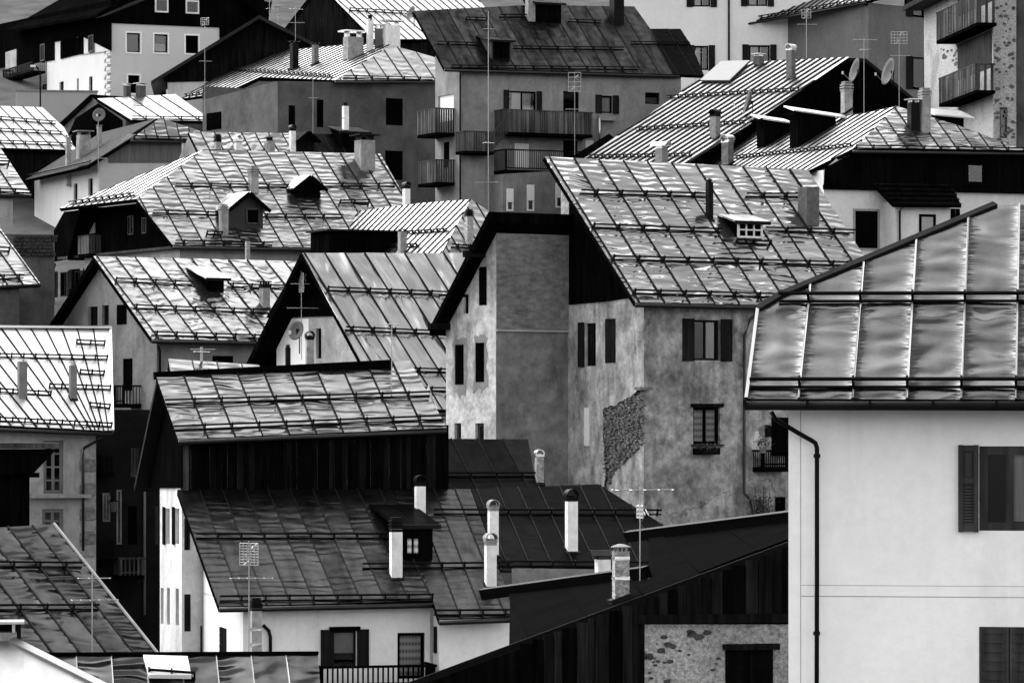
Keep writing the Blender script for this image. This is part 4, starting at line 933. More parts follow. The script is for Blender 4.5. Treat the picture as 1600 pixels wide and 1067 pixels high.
for k in range(7):
    x = rnd(-.5, .5); m.tube([(x * .3, 0, -.5), (x * .6, rnd(-.1, .1), .4), (x, rnd(-.15, .15), 1.0 + rnd(0, .7))], .018, 5, .006)
m.build('stem', DWOOD, sh_); foliage(sh_, (0, 0, .85), (.45, .25, .55), 620, .065)
ln_ = thing('wall_lantern', 'iron lantern on bracket in the dark alley', 'lantern', o_.world(o_.on('F', 177, 795, -.6)), rz=o_.yaw); m = MB(); m.tube([(0, 0, -.1), (0, 0, .28)], .1, 6, .17); m.build('glass', surf('dusty_glass', .08, .2), ln_)
m = MB(); m.tube([(0, 0, .28), (0, 0, .42)], .2, 6, .03); m.tube([(0, 0, .4), (0, .1, .55), (0, .6, .55)], .02, 5); m.build('frame', RAIL, ln_)

# ---- little shed roof behind the barn ridge
ls = House('ridge_shed', 'small shed with thin crumpled bright roof behind the barn ridge', 268, 600, 48.5, 14, cat='shed')
fl_ = ls.face('front', (300, 592), .3, pitch=22); yl_ = fl_.hit(330, 567).y
ls.body(ls.on('F', 400, 600).x, 2 * yl_, DGREY, f=fl_, yr=yl_)
ls.roof(fl_, [(268, 594), (263, 561.5), (404, 571), (420, 594)], seam=((300, 565), (306, 590)), sp=.8, mat=T_A); ls.back(fl_, yl_, fl_.hit(263, 562).x, fl_.hit(404, 571).x)
tp = ls.world(fl_.hit(315, 566)); aerial('short crown-shaped antenna on small post behind the barn ridge', tp, .5, [('y', .42, .8, 6, R(8), .4), ('y', .34, .6, 4, R(60), .3)], mr=.05)

# ---- dim details down the alley
o_.win('F', 204, 700, 216, 745, fw=.07, frame=GWOOD, mull=(1, 0), hole=False, off=-.03, rec=0); o_.win('F', 160, 770, 172, 815, fw=.07, frame=GREY, mull=(1, 1), hole=False, off=-.03, rec=0, curtain=True)
o_.balcony('F', 186, 226, 872, 905, .9, GWOOD, .06, .08); o_.balcony('F', 152, 180, 845, 880, .8, iron=True)
o_.pipe('F', [(232, 660), (226, 700), (226, 960)], .05, .15, mat=GREY)

# ================================================================== houses further up the slope
OLDS = surf('dull_old_sheet', .05, .8, 0, .3, 3)
T_U = tin('bright_seamed_sheet', .24, .28, .8, 2.0, .025, .12, tone=.1, wave=.8)
T_O = tin('crinkled_sheet', .175, .16, .6, 2.8, .036, .06, tone=.1, wave=1.2)
T_W = tin('worn_patchy_sheet', .05, .30, .8, 1.6, .03, .85, tone=.2, wave=.6, tint=.4)
T_R = tin('grey_far_sheet', .19, .28, .8, 2.2, .025, .2, tone=.1, wave=.8)

# ---- roof in front of the big crinkled one
n2 = House('hip_roof_house', 'house with densely seamed bright hip roof and dark timber dormers', 660, 410, 36, 25)
fn = n2.face('front', (700, 412), .4, pitch=42)
ln = n2.hip(fn, (736, 313), (687, 400))
n2.body_half(fn, ln, fn.hit(687, 400).x, n2.on('F', 790, 420).x, 9, DGREY)
n2.roof(fn, [(687, 402), (736, 312.5), (775, 338), (800, 402)], seam=((748, 325), (790, 395)), sp=.55, mat=T_U, guards=[((704, 387), (740, 389))])
n2.roof(ln, [(736, 312.5), (687, 402), (560, 410), (400, 412), (400, 402), (507, 356), (560, 331), (660, 318)], sp=.72, sh=.055, sw=.12, wig=.3, mat=T_Y, guards=[((640, 366), (702, 362)), ((600, 388), (655, 386))], name='roof_slope')
p = ln.hit(470, 407); 
def blockhouse(h, name, u0, u1, v0, v1, Yoff_face, depth, mat, parent=None):
    q = Yoff_face; pl = Vector((0, q.y, 0)); A_, B_ = h.hit(pl, Vector((0, 1, 0)), u0, v1), h.hit(pl, Vector((0, 1, 0)), u1, v0); m = MB(); m.box((A_ + B_) / 2 + Vector((0, depth / 2, 0)), (B_.x - A_.x, depth, B_.z - A_.z)); return m.build(name, mat, parent or h.root), A_, B_
bd, A_, B_ = blockhouse(n2, 'dormer', 514, 632, 364, 412, ln.hit(600, 398), 2.2, BLACK)
box('roof_edge', bd, Vector(((A_.x + B_.x) / 2, A_.y + 1, B_.z + .05)), (B_.x - A_.x + .4, 2.6, .08), SEAM)
bd, A_, B_ = blockhouse(n2, 'dormer', 432, 508, 378, 414, ln.hit(470, 408), 2.0, BLACK)
xm = A_.x + (B_.x - A_.x) * .08; zr = B_.z + .7
m = MB(); m.prism([Vector((A_.x - .2, A_.y - .2, B_.z - .1)), Vector((xm, A_.y - .2, zr)), Vector((B_.x + .2, A_.y - .2, zr)), Vector((B_.x + .2, A_.y - .25, B_.z - .1))], Vector((0, .1, 0))); m.build('sheet', T_C2, bd)
n2.chimney(ln, 623.6, 638, 362, 400, CHIM, 'plate', SOOT); n2.chimney(fn, 728, 742, 338, 386, STONEP, 'stack', SOOT)
dish('satellite dish seen from behind on dark timber dormer', n2.world(ln.hit(482, 400)) + Vector((0, -1.5, .2)), 28 / 36, 200, 20, .45)
tp = n2.world(ln.hit(560, 385)); aerial('antenna over dark dormer below the crinkled roof', tp, (385 - 318) / 36, [('y', (385 - 322) / 36, .7, 4, R(10), .4)])

# ---- large half-hipped house with crinkled roof
o = House('half_hipped_house', 'large house with crinkled half-hipped roof, dark timber upper storey and gabled dormers', 281, 392, 34, 29)
fo = o.face('front', (340, 384), .55, seam=((430, 262), (470, 330)))
lo_ = o.hip(fo, (318, 235), (213, 311.5))
yto = fo.hit(450, 238).y
for q in ((91, 425, 104, 463), (113, 423, 126, 450)): o.win('S', *q, fw=.06, shut='left', sw=.4, curtain=(.3, .8, 0, 1))
pE = fo.hit(213, 311.5); zE = pE.z - .25; yE = pE.y
ztO = fo.z_at(0, 0) - .2
o.body(o.on('F', 640, 390).x, 2 * yto, LGREY, f=fo, yr=yto, side=[(0, 0), (0, ztO), (-yE, zE), (-(2 * yto - yE), zE), (-2 * yto, ztO), (-2 * yto, 0)])
o.roof(fo, [(270, 384), (213, 311.5), (318, 235), (594, 241), (640, 322), (678, 390)], seam=((430, 262), (470, 330)), nxt=(459, 262), mat=T_O, gutter=((271, 386), (678, 392)),
       guards=[((273, 292), (450, 294)), ((506, 292), (617, 292)), ((238, 334), (342, 337)), ((411, 340), (535, 341)), ((273, 381), (425, 384)), ((323, 367), (346, 368)), ((531, 318), (576, 318))])
o.roof(lo_, [(213, 311.5), (318, 235), (93, 326)], sp=.8, sh=.045, sw=.06, wig=.3, mat=T_R, name='half_hip', guards=[((110, 321), (212, 307))])
o.back(fo, yto, fo.hit(318, 235).x, fo.hit(594, 241).x, mat=T_O)
m = MB(); A_, B_ = fo.hit(213, 311.5), fo.hit(270, 384); my = lambda q: Vector((q.x, 2 * yto - q.y, q.z)); m.prism([my(A_), my(B_), my(B_) + Vector((3, 0, 0)), my(A_) + Vector((3, 0, 0))], Vector((0, 0, -.2))); m.build('rear_roof_slope', BLACK, o.root)
o.clad('S', [(84, 409), (146, 398), (281, 385), (279, 380), (215, 318), (100, 331), (84, 360)], BLACK, .08)
for q in ((200, 337, 209, 367), (222, 340, 229, 365)): o.win('S', *q, fw=.06, frame=GWOOD, hole=False, off=-.09, rec=.0, curtain=(0, .3, 0, 1))
p, q = o.on('S', 135, 366, -.12), o.on('S', 148, 329, -.12); box('pale_panel', o.wall, (p + q) / 2, (.06, abs(p.y - q.y), q.z - p.z), LGREY)
o.balcony('S', 122, 139, 369, 402, .7, GWOOD, .3, .03)
p, q = o.on('S', 95, 404, -.2), o.on('S', 281, 386, -.2); m = MB(); d = p - q; m.box((p + q) / 2, (.35, d.length, .12), (Vector((1, 0, 0)), d.normalized(), d.normalized().cross(Vector((1, 0, 0))))); m.build('weathered_ledge', GWOOD, o.root)
o.dormer(fo, 360, 411, 324, 358, 'gable', apex=302, wall=surf('dormer_wood', .035), rmat=T_R, win=(385, 327, 404, 349), frame=GWOOD, wmull=(0, 0))
o.dormer(fo, 462, 500, 292, 310, 'gable', apex=276, wall=BLACK, rmat=T_R)
o.chimney(fo, 390, 407, 272, 303, CHIM, 'stack', CONC); o.chimney(fo, 344, 359.5, 331, 370, CHIM, 'stack', CONC)
o.chimney(fo, 559, 592, 219, 268, CONC, 'plate', SOOT); o.chimney(fo, 336, 348, 216, 240, CHIM, 'stack', SOOT, pos=P(342, 243, o.world(fo.hit(342, 236)).y + .8))
o.chimney(fo, 630.6, 643, 292, 330, CHIMW, 'arch', SOOT, pos=P(637, 330, o.Y + 3))
o.chimney(fo, 384, 392, 377, 410, STONEP, 'hat', SOOT, pos=P(388, 410, o.Y - 1.5))
o.pipe('S', [(86, 412), (84, 420), (84, 500)], .06)

# ---- sheet roof behind its ridge
o2 = House('rear_sheet_house', 'low sheet-metal roof with small chimneys behind the crinkled roof ridge', 320, 250, 31.5, 27)
f2_ = o2.face('front', (400, 262), .4, seam=((420, 210), (434, 236)))
o2.body(o2.on('F', 600, 255).x, 2 * f2_.hit(420, 208).y, GREY, f=f2_, yr=f2_.hit(420, 208).y)
o2.roof(f2_, [(322, 262), (294, 206.5), (452, 209), (480, 262)], seam=((420, 210), (434, 236)), sp=.75, mat=T_L)
o2.roof(f2_, [(481, 262), (453, 209), (570, 211), (600, 262)], seam=((420, 210), (434, 236)), sp=.75, mat=T_C2)
o2.chimney(f2_, 367, 381, 220, 240, CHIMW, 'arch', CAPM); o2.chimney(f2_, 415, 432, 220, 242, CHIM, 'hat', SOOT); o2.chimney(f2_, 453, 464, 202, 240, CHIMW, 'arch', SOOT); o2.chimney(f2_, 536, 547, 166, 228, CHIMW, 'pipe', SOOT, bandm=(185, 205, 222))
o2.dormer(f2_, 468, 490, 217, 238, 'gable', apex=207, wall=DWOOD, rmat=T_C2); o2.dormer(f2_, 533, 572, 207, 232, 'shed', wall=BLACK, rmat=T_C2)

# ---- house with the curved looking eave at the left
p2 = House('wood_panel_house', 'pale house with grey boarded gable under low half-hipped roof', 155, 262, 30, 22)
fp = p2.face('front', (250, 219), .5, pitch=46)
lp = p2.hip(fp, (250, 185), (204, 217.5))
for q in ((138, 279, 145, 306), (115, 287, 121, 316)): p2.win('S', *q, fw=.05, frame=BLACK, mull=(0, 0))
p2.body_half(fp, lp, fp.hit(204, 217).x, p2.on('F', 330, 250).x, 13, surf('pale_wall', .42, .9, 0, .08, 1, streak=.1, bump=.01))
p2.roof(fp, [(204, 218.5), (250, 185), (306, 203), (345, 220)], seam=((257, 190), (263, 215)), nxt=(277, 200), mat=T_O, guards=[((207, 217), (300, 219))], gutter=((204, 220), (345, 222)))
A_, B_ = lp.hit(250, 185), lp.hit(204, 217.5); xw = -.8; C_ = Vector((xw, B_.y, lp.z_at(xw, B_.y))); L = 12.5
m = MB(); m.prism([A_, B_, C_, C_ + Vector((0, L, 0)), A_ + Vector((0, L - 1.5, 0))], -lp.n * .16); sl = m.build('roof_slope', BLACK, p2.root); dd = (A_ - C_); 
b_ = lp.b; a_ = lp.a; nst = 14
for i in range(nst):
    LL = (L - .2) / nst; hgt = (A_.z - C_.z) / b_.z; c_ = C_ + Vector((0, LL * (i + .5) + (1.2 if False else .1), 0)) + b_ * hgt / 2 + lp.n * .02
    if i * LL > 1.2: box('sheet', sl, c_, (LL - .05, hgt, .03), OLDS, (a_, b_, lp.n))
    else: box('sheet', sl, C_ + Vector((0, LL * (i + .5) + .1, 0)) + b_ * hgt * .28 + lp.n * .02, (LL - .05, hgt * .5, .03), OLDS, (a_, b_, lp.n))
m = MB(); m.tube([C_ + lp.n * .15 + b_ * .3, C_ + Vector((0, L, 0)) + lp.n * .15 + b_ * .3], .05); m.build('snow_guard', RAIL, sl)
p2.clad('F', [(170, 254.5), (285, 254.5), (285, 222), (203, 222), (170, 240)], surf('boarded_grey', .10, .8, 0, .3, 3, (4, 4, .2)), .05, name='timber_cladding')
for u0, u1, vt, vb in ((121, 145, 211, 246), (152, 160, 199, 234), (103, 112, 214, 256)):
    p2.chimney(None, u0, u1, vt, vb, CHIM, 'plate' if u1 - u0 > 8 else 'slab', CONC, pos=P((u0 + u1) / 2, vb, p2.Y + 5))
p2.chimney(None, 285, 297, 222, 255, CONC, 'slab', SOOT, pos=P(291, 255, p2.Y - 1.2))
tp = P(153.5, 290, p2.Y - 2); aerial('leaning thin antenna before pale wall of boarded-gable house', tp, (290 - 190) / 30, [('y', (290 - 248) / 30, .8, 4, R(5), .4)], deep=6)

# ---- small bright roof behind it
p1 = House('slanting_roof_house', 'small gabled house with bright worn slanting roof and satellite dish', 196, 195, 27.5, 38)
f1 = p1.face('front', (260, 190), .4, seam=((178, 154), (226, 186)))
y1 = f1.hit(210, 152).y
p1.body(p1.on('F', 330, 195).x, 2 * y1, DGREY, f=f1, yr=y1)
p1.roof(f1, [(205, 188), (152, 155), (274, 148), (332, 190)], seam=((178, 154), (226, 186)), nxt=(202, 152), mat=T_U, guards=[((206, 187), (320, 188))])
p1.back(f1, y1, f1.hit(152, 155).x, f1.hit(274, 148).x, mat=T_U)
p1.clad('S', [(105, 215), (190, 212), (190, 188), (153, 162), (118, 185)], BLACK, .06)
for u0, u1 in ((195, 207), (215, 231)): p1.chimney(None, u0, u1, 134, 156, DGREY, 'plate', CAPM, pos=P((u0 + u1) / 2, 156, p1.world(f1.hit(210, 152)).y + .6))
dish('round satellite dish before the small bright slanting roof', p1.world(p1.on('S', 156, 192, -1.2)), 21 / 27.5, 262, 20, .35, mat=surf('dish_light', .11))

# ---- bright roof at the left edge over a dark barn
q_ = House('snow_guard_barn', 'dark timber barn with brilliant snow-guarded roof beside the boarded-gable house', 110, 245, 28, 32)
fq = q_.face('front', (40, 233), .4, seam=((30, 180), (62, 212)))
yq = fq.hit(20, 166).y
q_.body(3.5, 2 * yq, BLACK, f=fq, yr=yq); 
q_.roof(fq, [(119, 235), (100, 200), (66, 168.5), (-60, 164), (-60, 230)], seam=((30, 180), (62, 212)), nxt=(48, 180), mat=T_Y, guards=[((-20, 186), (87, 195)), ((-20, 205), (97, 211)), ((-20, 224), (112, 229))])
q_.back(fq, yq, fq.hit(-60, 164).x, fq.hit(66, 168).x, mat=T_J)
pA, pB = q_.on('F', -40, 300), q_.on('F', 108, 236); m = MB(); m.box((pA + pB) / 2 + Vector((0, .2, 0)), (pB.x - pA.x, .3, pB.z - pA.z)); m.build('timber_wall', DWOOD, q_.root)

# ---- roofs cut by the left edge
for nm, lb, eav, poly, sm, gd, an, sc in (
    ('seamed_roof_house', 'grey house with plain seamed roof above rubble stone bank', (0, 303), [(49, 305), (0, 231), (-80, 229), (-80, 302)], ((8, 245), (38, 290)), [((-20, 257), (13, 258)), ((-20, 301), (49, 303))], (20, 315), 37),
    ('wrinkled_roof_shed', 'low shed with wrinkled roof below rubble stone bank', (20, 446), [(63, 444), (0, 357.5), (-80, 352), (-80, 450)], ((10, 376), (48, 428)), [((-20, 393), (14, 394)), ((-20, 438), (36, 436))], (30, 460), 39)):
    w_ = House(nm, lb, an[0], an[1], sc, 32, cat='house' if 'house' in nm else 'shed'); fw_ = w_.face('front', eav, .4, seam=sm); yw = fw_.hit(-20, poly[1][1]).y
    w_.body(-4.5, 2 * yw, LGREY if 'house' in nm else DGREY, f=fw_, yr=yw); w_.roof(fw_, poly, seam=sm, sp=.7, mat=T_O, guards=gd, gutter=(poly[3], poly[0])); w_.back(fw_, yw, fw_.hit(-80, 330).x, fw_.hit(*poly[1]).x, mat=T_O)

# ---- stone bank at the left
bk = House('stone_bank', 'dark rubble stone retaining wall between two seamed roofs', 20, 365, 37.5, 5, cat='wall')
m = MB(); p, q = bk.on('F', -20, 520), bk.on('F', 84, 366); m.box((p + q) / 2 + Vector((0, .5, 0)), (q.x - p.x, 1, q.z - p.z)); wl = m.build('wall_core', DGREY, bk.root)
v = 367
while v < 400:
    u = 20 + rnd(0, 5)
    while u < 82:
        w = rnd(6, 12); p, q = bk.on('F', u, v + 5, -.04), bk.on('F', u + w - 1, v + .6, -.04); box('stone', wl, (p + q) / 2 + Vector((0, rnd(-.05, .05), 0)), (q.x - p.x, .2, q.z - p.z), surf('dark_stone', .04, .95, 0, .5, 5, bump=.05)); u += w
    v += 5.6

# ---- big white house top left
s1 = House('white_timber_house', 'big white house with black timber upper storey and painted quoins', 173, 90, 24, 24)
for q in ((198, 52, 219, 82), (241, 54, 262, 82.5), (290, 56, 310, 84), (200, 118, 218, 146), (243, 131, 260, 150)): s1.win('F', *q, fw=.08, frame=BLACK, mull=(0, 0), curtain=(.1, .9, 0, .5) if q[0] == 241 else None, trim=WHITE)
for q in ((139, 120, 144.5, 143), (120, 123, 123, 143), (93, 128, 99.5, 142), (64, 132, 70, 142), (96, 63, 100, 92), (120, 57, 124, 86)): s1.win('S', *q, fw=.06, frame=BLACK, mull=(0, 0))
xs = s1.on('F', 420, 90).x
z40 = s1.on('F', 260, 40).z; zt = s1.on('F', 260, -10).z
s1.body(xs, 14, surf('house_white', .52, .9, 0, .05, .6, streak=.06, bump=.006), zt=s1.on('F', 180, 10).z, front=[(0, 0), (xs, 0), (xs, zt), (xs * .5, zt + 4), (0, s1.on('F', 180, 10).z)])
s1.clad('F', [(174, 36.5), (343, 43.5), (344, 80), (420, 80), (420, -20), (174, -20)], BLACK, .08)
for q in ((242, -2, 263, 20), (290, 1, 311, 22)): s1.win('F', *q, fw=.1, frame=PVC, mull=(0, 0), hole=False, off=-.09, rec=0, curtain=(0, 1, .5, .9))
s1.clad('S', [(173, 80), (129, 85), (129, 58), (84, 66), (84, 94), (40, 102), (-10, 108), (-10, 40), (173, 0)], BLACK, .08)
for q in ((138, 55, 146, 82), (63, 69, 70, 96)): s1.win('S', *q, fw=.1, frame=DGREY, mull=(0, 0), hole=False, off=-.09, rec=0)
s1.balcony('S', 4, 51, 104, 121, .9, iron=True)
p, q = s1.on('S', 9, 118, -.1), s1.on('S', 26, 77, -.1); box('balcony_door', s1.root, (p + q) / 2, (.06, abs(p.y - q.y), q.z - p.z), LGREY)
for i in range(11):
    v0 = 79 + i * 6.7
    for k_, (ua, ub) in enumerate(((163.5, 165.5), (166, 172.5)) if i % 2 == 0 else ((163.5, 168), (168.5, 172.5))):
        p, q = s1.on('S', ua, v0 + 6, -.02), s1.on('S', ub, v0 + .8, -.02); box('quoin', s1.wall, (p + q) / 2, (.05, abs(p.y - q.y), q.z - p.z), CREAM if (i + k_) % 2 else GREY)
# its roof: left slope and gable overhang
A_, B_, C_, D_ = [s1.on('S', *q, -1.2) for q in ((150, 28), (222, -2), (60, -2), (20, 49))]
s1.clad('F', [(222, -3), (236, -3), (166, 25), (150, 29)], surf('verge_board', .03), .1, off=-1.3, name='verge_board')
m = MB(); pe0, pe1 = s1.on('S', 152, 27, -1.0), s1.on('S', 10, 52, -1.0); m.prism([pe0, pe1, pe1 + Vector((5, 0, 3)), pe0 + Vector((5, 0, 3))], Vector((0, 0, .2))); m.build('roof_slope', BLACK, s1.root)
m = MB(); m.box(Vector((xs * .5, .2, zt + 4.0)), (xs, 1, .2)); m.build('roof_beam', BLACK, s1.root)
m = MB(); m.prism([s1.on('F', 370, -20, -1), s1.on('F', 378, -4, -1), s1.on('F', 403, 22, -1), s1.on('F', 420, 30, -1), s1.on('F', 430, -20, -1)], Vector((0, 3, 0))); m.build('roof_slope', BLACK, s1.root)
tw = House('terrace_wall', 'low pale terrace wall below the big white timbered house', 25, 142, 26.5, 8, cat='wall')
p, q = tw.on('F', 25, 190), tw.on('F', 152, 143); m = MB(); m.box((p + q) / 2 + Vector((0, .2, 0)), (q.x - p.x, .4, q.z - p.z)); m.build('wall', surf('terrace_plaster', .34, .9, 0, .06, 1), tw.root)
box('coping', tw.root, Vector(((p.x + q.x) / 2, .2, q.z)), (q.x - p.x + .1, .55, .08), CONC)
lmp = thing('street_lamp', 'curved street lamp post by the low terrace wall', 'street lamp', P(63, 168, 224)); sc = 26.8
m = MB(); m.tube([(0, 0, -2), (0, 0, 1.8), (-.05, 0, 2.1), (-.18, 0, 2.32), (-.36, 0, 2.4)], .05, 6); m.build('post', RAIL, lmp); m = MB(); m.box((-.42, 0, 2.4), (.3, .16, .12)); m.build('lamp_head', CAPM, lmp)

# ---- dark gable barn
t1 = House('dark_gable_barn', 'wide dark plank gable barn with thin roof next to the big white house', 262, 128, 25.5, 4, cat='barn')
ap = t1.on('F', 405, 30); lft = t1.on('F', 262, 116); rt = t1.on('F', 520, 90)
t1.body(rt.x, 8, CREAM, zt=t1.on('F', 300, 122).z, front=[(0, 0), (rt.x, 0), (rt.x, rt.z), (0, t1.on('F', 262, 124).z)])
t1.clad('F', [(256, 129), (330, 127), (520, 127), (520, 88), (405, 29), (256, 120)], DWOOD, .08)
A_, B_, C_ = t1.on('F', 236, 127, -.8), t1.on('F', 405, 24, -.8), t1.on('F', 540, 92, -.8)
for p, q in ((A_, B_), (B_, C_)):
    m = MB(); m.prism([p, q, q - UP * .22, p - UP * .22], Vector((0, 9, 0))); m.build('roof_slope', surf('tarred_sheet', .02, .5, .2), t1.root)
tp = P(320, 125, F / 28); aerial('antenna with small top panel before the dark plank gable', tp, (125 - 30) / 28, [('g', (125 - 34) / 28, .45, .4, R(260), 4, 4), ('y', (125 - 96) / 28, .7, 4, R(8), .4)], deep=2)

# ---- house with bright hip roof, plain grey walls
u1 = House('plain_grey_house', 'plain grey house with bright seamed hip roof and closed shutters', 434, 128, 28.3, 32)
fu = u1.face('front', (600, 127), .4, pitch=38)
lu = u1.hip(fu, (611, 72), (525, 125))
for q in ((451, 165, 461, 197), (495, 156, 505, 199), (603, 154, 629, 196), (602, 236, 629, 281)): u1.win('F', *q, shut='closed', smat=BLACK)
u1.win('S', 323, 176, 346, 203, shut='closed', smat=BLACK)
xe = fu.hit(525, 125).x; xr = u1.on('F', 735, 150).x; ze = fu.z_at(0, 0) - .2; zl = u1.on('F', 434, 127).z
u1.body(xr, 9, surf('plain_grey_wall', .10, .93, 0, .22, 1, streak=.25, bump=.02, stain=.25), zt=ze, front=[(0, 0), (xr, 0), (xr, ze), (0, min(ze, zl))], side=[(0, 0), (0, min(ze, zl)), (-9, min(ze, zl) - .4), (-9, 0)])
u1.roof(fu, [(524, 126), (611, 71.5), (700, 96), (735, 126)], seam=((626, 82), (652, 120)), nxt=(650, 82), mat=T_U, guards=[((536, 123), (675, 126))], gutter=((524, 128), (735, 128)))
u1.roof(lu, [(611, 71.5), (524, 126), (408, 121), (360, 144), (283, 155), (360, 108), (450, 79), (552, 70)], sp=.9, sh=.06, sw=.13, wig=.3, mat=T_Y, guards=[((358, 111), (520, 122)), ((290, 152), (358, 143))])
u1.chimney(lu, 455, 469, 68, 108, SOOT, 'plate', SOOT); u1.chimney(lu, 489, 500, 70, 101, STONE, 'plate', SOOT)
for u0, u1_, vt, vb, mt, cp in ((574, 585, 30, 80, CHIMW, 'pipe'), (587, 600, 44, 80, DGREY, 'slab'), (602, 629, 40, 80, CHIMW, 'plate'), (540, 572, 58, 80, CHIM, 'plate')):
    u1.chimney(None, u0, u1_, vt, vb, mt, cp, SOOT if cp == 'pipe' else CAPM, pos=P((u0 + u1_) / 2, vb, u1.Y + 8), ratio=.6)
tp = u1.world(lu.hit(462, 100)); aerial('tall antenna with crossed rods on black chimney of the bright hip roof', tp + Vector((0, -.3, 0)), 100 / 30, [('y', 96 / 30, .8, 5, R(20), .5), ('y', 72 / 30, 1.0, 5, R(5), .5)])
tp = P(489, 220, u1.Y - 3); aerial('twin-pole antenna leaning before plain grey wall', tp, (220 - 96) / 31, [('y', (220 - 148) / 31, .5, 3, R(5), .3)], deep=2)

# ---- bright roof and dark gable at the top
v1 = House('dark_gable_house', 'dark gabled house with bright seamed roof behind plain grey house chimneys', 590, 70, 25.5, 32)
fv = v1.face('front', (620, 62), .4, seam=((570, 5), (610, 40)))
yv = fv.hit(560, -20).y
v1.body(v1.on('F', 760, 60).x, 2 * yv, DWOOD, f=fv, yr=yv)
v1.roof(fv, [(584, 62), (503, -20), (730, -20), (800, 62)], seam=((570, 5), (610, 40)), sp=.62, mat=T_U, guards=[((545, 17.5), (660, 24))])
v1.back(fv, yv, fv.hit(503, -20).x, fv.hit(730, -20).x, mat=T_U)

# ---- house with balconies, worn dark roof
w1 = House('balconies_house', 'grey house with several wooden balconies and worn patchy dark roof', 720.5, 112, 29.5, 25)
fw = w1.face('front', (850, 114), .5, seam=((675, 24), (703, 76)))
yw = fw.hit(800, 12).y
w1.win('F', 795, 143, 838, 174, fw=.08, frame=BLACK, curtain=(.15, .85, .1, .95), shut='open', sw=.3); w1.win('F', 880, 143, 905, 176, fw=.1, frame=BLACK, mull=(0, 0), name='balcony_door')
w1.win('F', 940, 150, 957, 177, fw=.08, frame=BLACK, mull=(0, 0), curtain=True, shut='open', sw=.36); w1.win('F', 1008, 145, 1031, 163, fw=.08, frame=BLACK, mull=(0, 0), curtain=(0, 1, 0, .6), cmat=GREY)
w1.win('F', 804, 224, 828, 262, fw=.08, frame=PVC, mull=(0, 0), blind=.95); w1.win('F', 880, 220, 902, 262, shut='closed', smat=BLACK); w1.win('F', 915, 218, 929, 250, fw=.08, frame=PVC, mull=(0, 0), blind=.95)
w1.win('S', 685, 149, 709, 190, fw=.08, frame=PVC, mull=(0, 0), blind=.98); w1.win('S', 694, 222, 702, 262, shut='closed', smat=BLACK)
w1.body(w1.on('F', 1064, 150).x, -w1.rz('S', 680, 200)[0], surf('worn_grey_wall', .23, .93, 0, .18, 1, streak=.3, bump=.015, stain=.25), f=fw, yr=yw)
w1.roof(fw, [(694, 107), (646, 18), (822, 9), (991, 11), (1016, 46), (1050, 112), (1050, 117)], seam=((675, 24), (703, 76)), nxt=(703, 24), mat=T_W, gutter=((695, 109), (1062, 119)),
        guards=[((683, 70), (749, 72)), ((801, 77), (974, 79)), ((728, 32), (760, 33)), ((780, 28), (822, 28)), ((887, 35), (938, 37)), ((704, 107), (997, 110))])
w1.roof(fw, [(1016, 46), (1063, 46), (1082, 75), (1100, 119), (1050, 117)], seam=((675, 24), (703, 76)), nxt=(703, 24), mat=T_C2, guards=[((985, 70), (1076, 71))])
w1.dormer(fw, 768, 798, 64, 95, 'shed', wall=surf('dormer_grey', .05), rmat=T_W, win=(771, 66, 795, 92), frame=DWOOD, wmull=(0, 0)); w1.dormer(fw, 838, 877, 6, 37, 'shed', wall=BLACK, rmat=T_C2)
w1.chimney(fw, 823, 839, -10, 35, CONC, None); w1.chimney(fw, 956, 979, -4, 40, SOOT, None)
w1.balcony('S', 652, 681, 172, 214, 1.1); w1.balcony('S', 653, 681, 252, 291, 1.1)
w1.balcony('F', 786, 926, 174, 213, 1.1); w1.balcony('F', 725, 772, 206, 241, 1.1, ends=True)
w1.clad('F', [(786, 345), (786, 272), (896, 266), (896, 345)], surf('terrace_block', .17, .93, 0, .2, 1, streak=.3, bump=.01), 1.6, name='terrace_block')
for q in ((791, 295, 802, 330), (823, 289, 834.5, 330), (868, 286, 889, 325)): w1.win('F', *q, fw=.09, frame=PVC, mull=(0, 0), hole=False, off=-1.61, rec=0, blind=.6)
w1.balcony('F', 790, 932, 236, 272, 1.5, iron=True)
A_, B_ = w1.on('F', 772, 206, -1.1), w1.on('F', 800, 174, -1.1); d = B_ - A_; L = d.length; d.normalize(); st = box('stair_rail', w1.root, (A_ + B_) / 2, (L, .06, .1), GWOOD, (d, Vector((0, 1, 0)), d.cross(Vector((0, 1, 0)))))
for i in range(9):
    p = A_ + (B_ - A_) * ((i + .5) / 9); box('slat', w1.root, p - UP * .45, (.07, .025, .9), GWOOD)
w1.pipe('F', [(936.5, 184), (936.5, 228)], .08, .3, mat=CAPM, name='flue_pipe'); w1.pipe('S', [(719, 112), (719, 330)], .05)
fx = thing('flower_trough', 'long empty flower trough under shuttered window beside the wooden balcony', 'flower trough', w1.world(w1.on('F', 948, 189, -.15)), rz=w1.yaw); m = MB(); m.box((0, 0, .13), (1.0, .25, .25)); m.build('trough', CONC, fx)
tp = w1.world(w1.on('F', 763, 345, -6)); aerial('very tall thin antenna mast with stacked booms in front of the balconied house', tp, (345 + 10) / 33, [('y', (345 - 213) / 33, .5, 4, R(30), .4), ('y', (345 - 280) / 33, 1.3, 6, R(170), .5), ('y', (345 - 20) / 33, .6, 4, R(10), .4)], mr=.022, deep=3)
tp = w1.world(w1.on('F', 898, 262, -4)); aerial('antenna with tall framed panel in front of the long wooden balcony', tp, (262 - 97) / 33, [('g', (262 - 114) / 33, .65, 1.0, R(262), 2, 4), ('y', (262 - 161) / 33, 1.1, 6, R(3), .4)], deep=1)

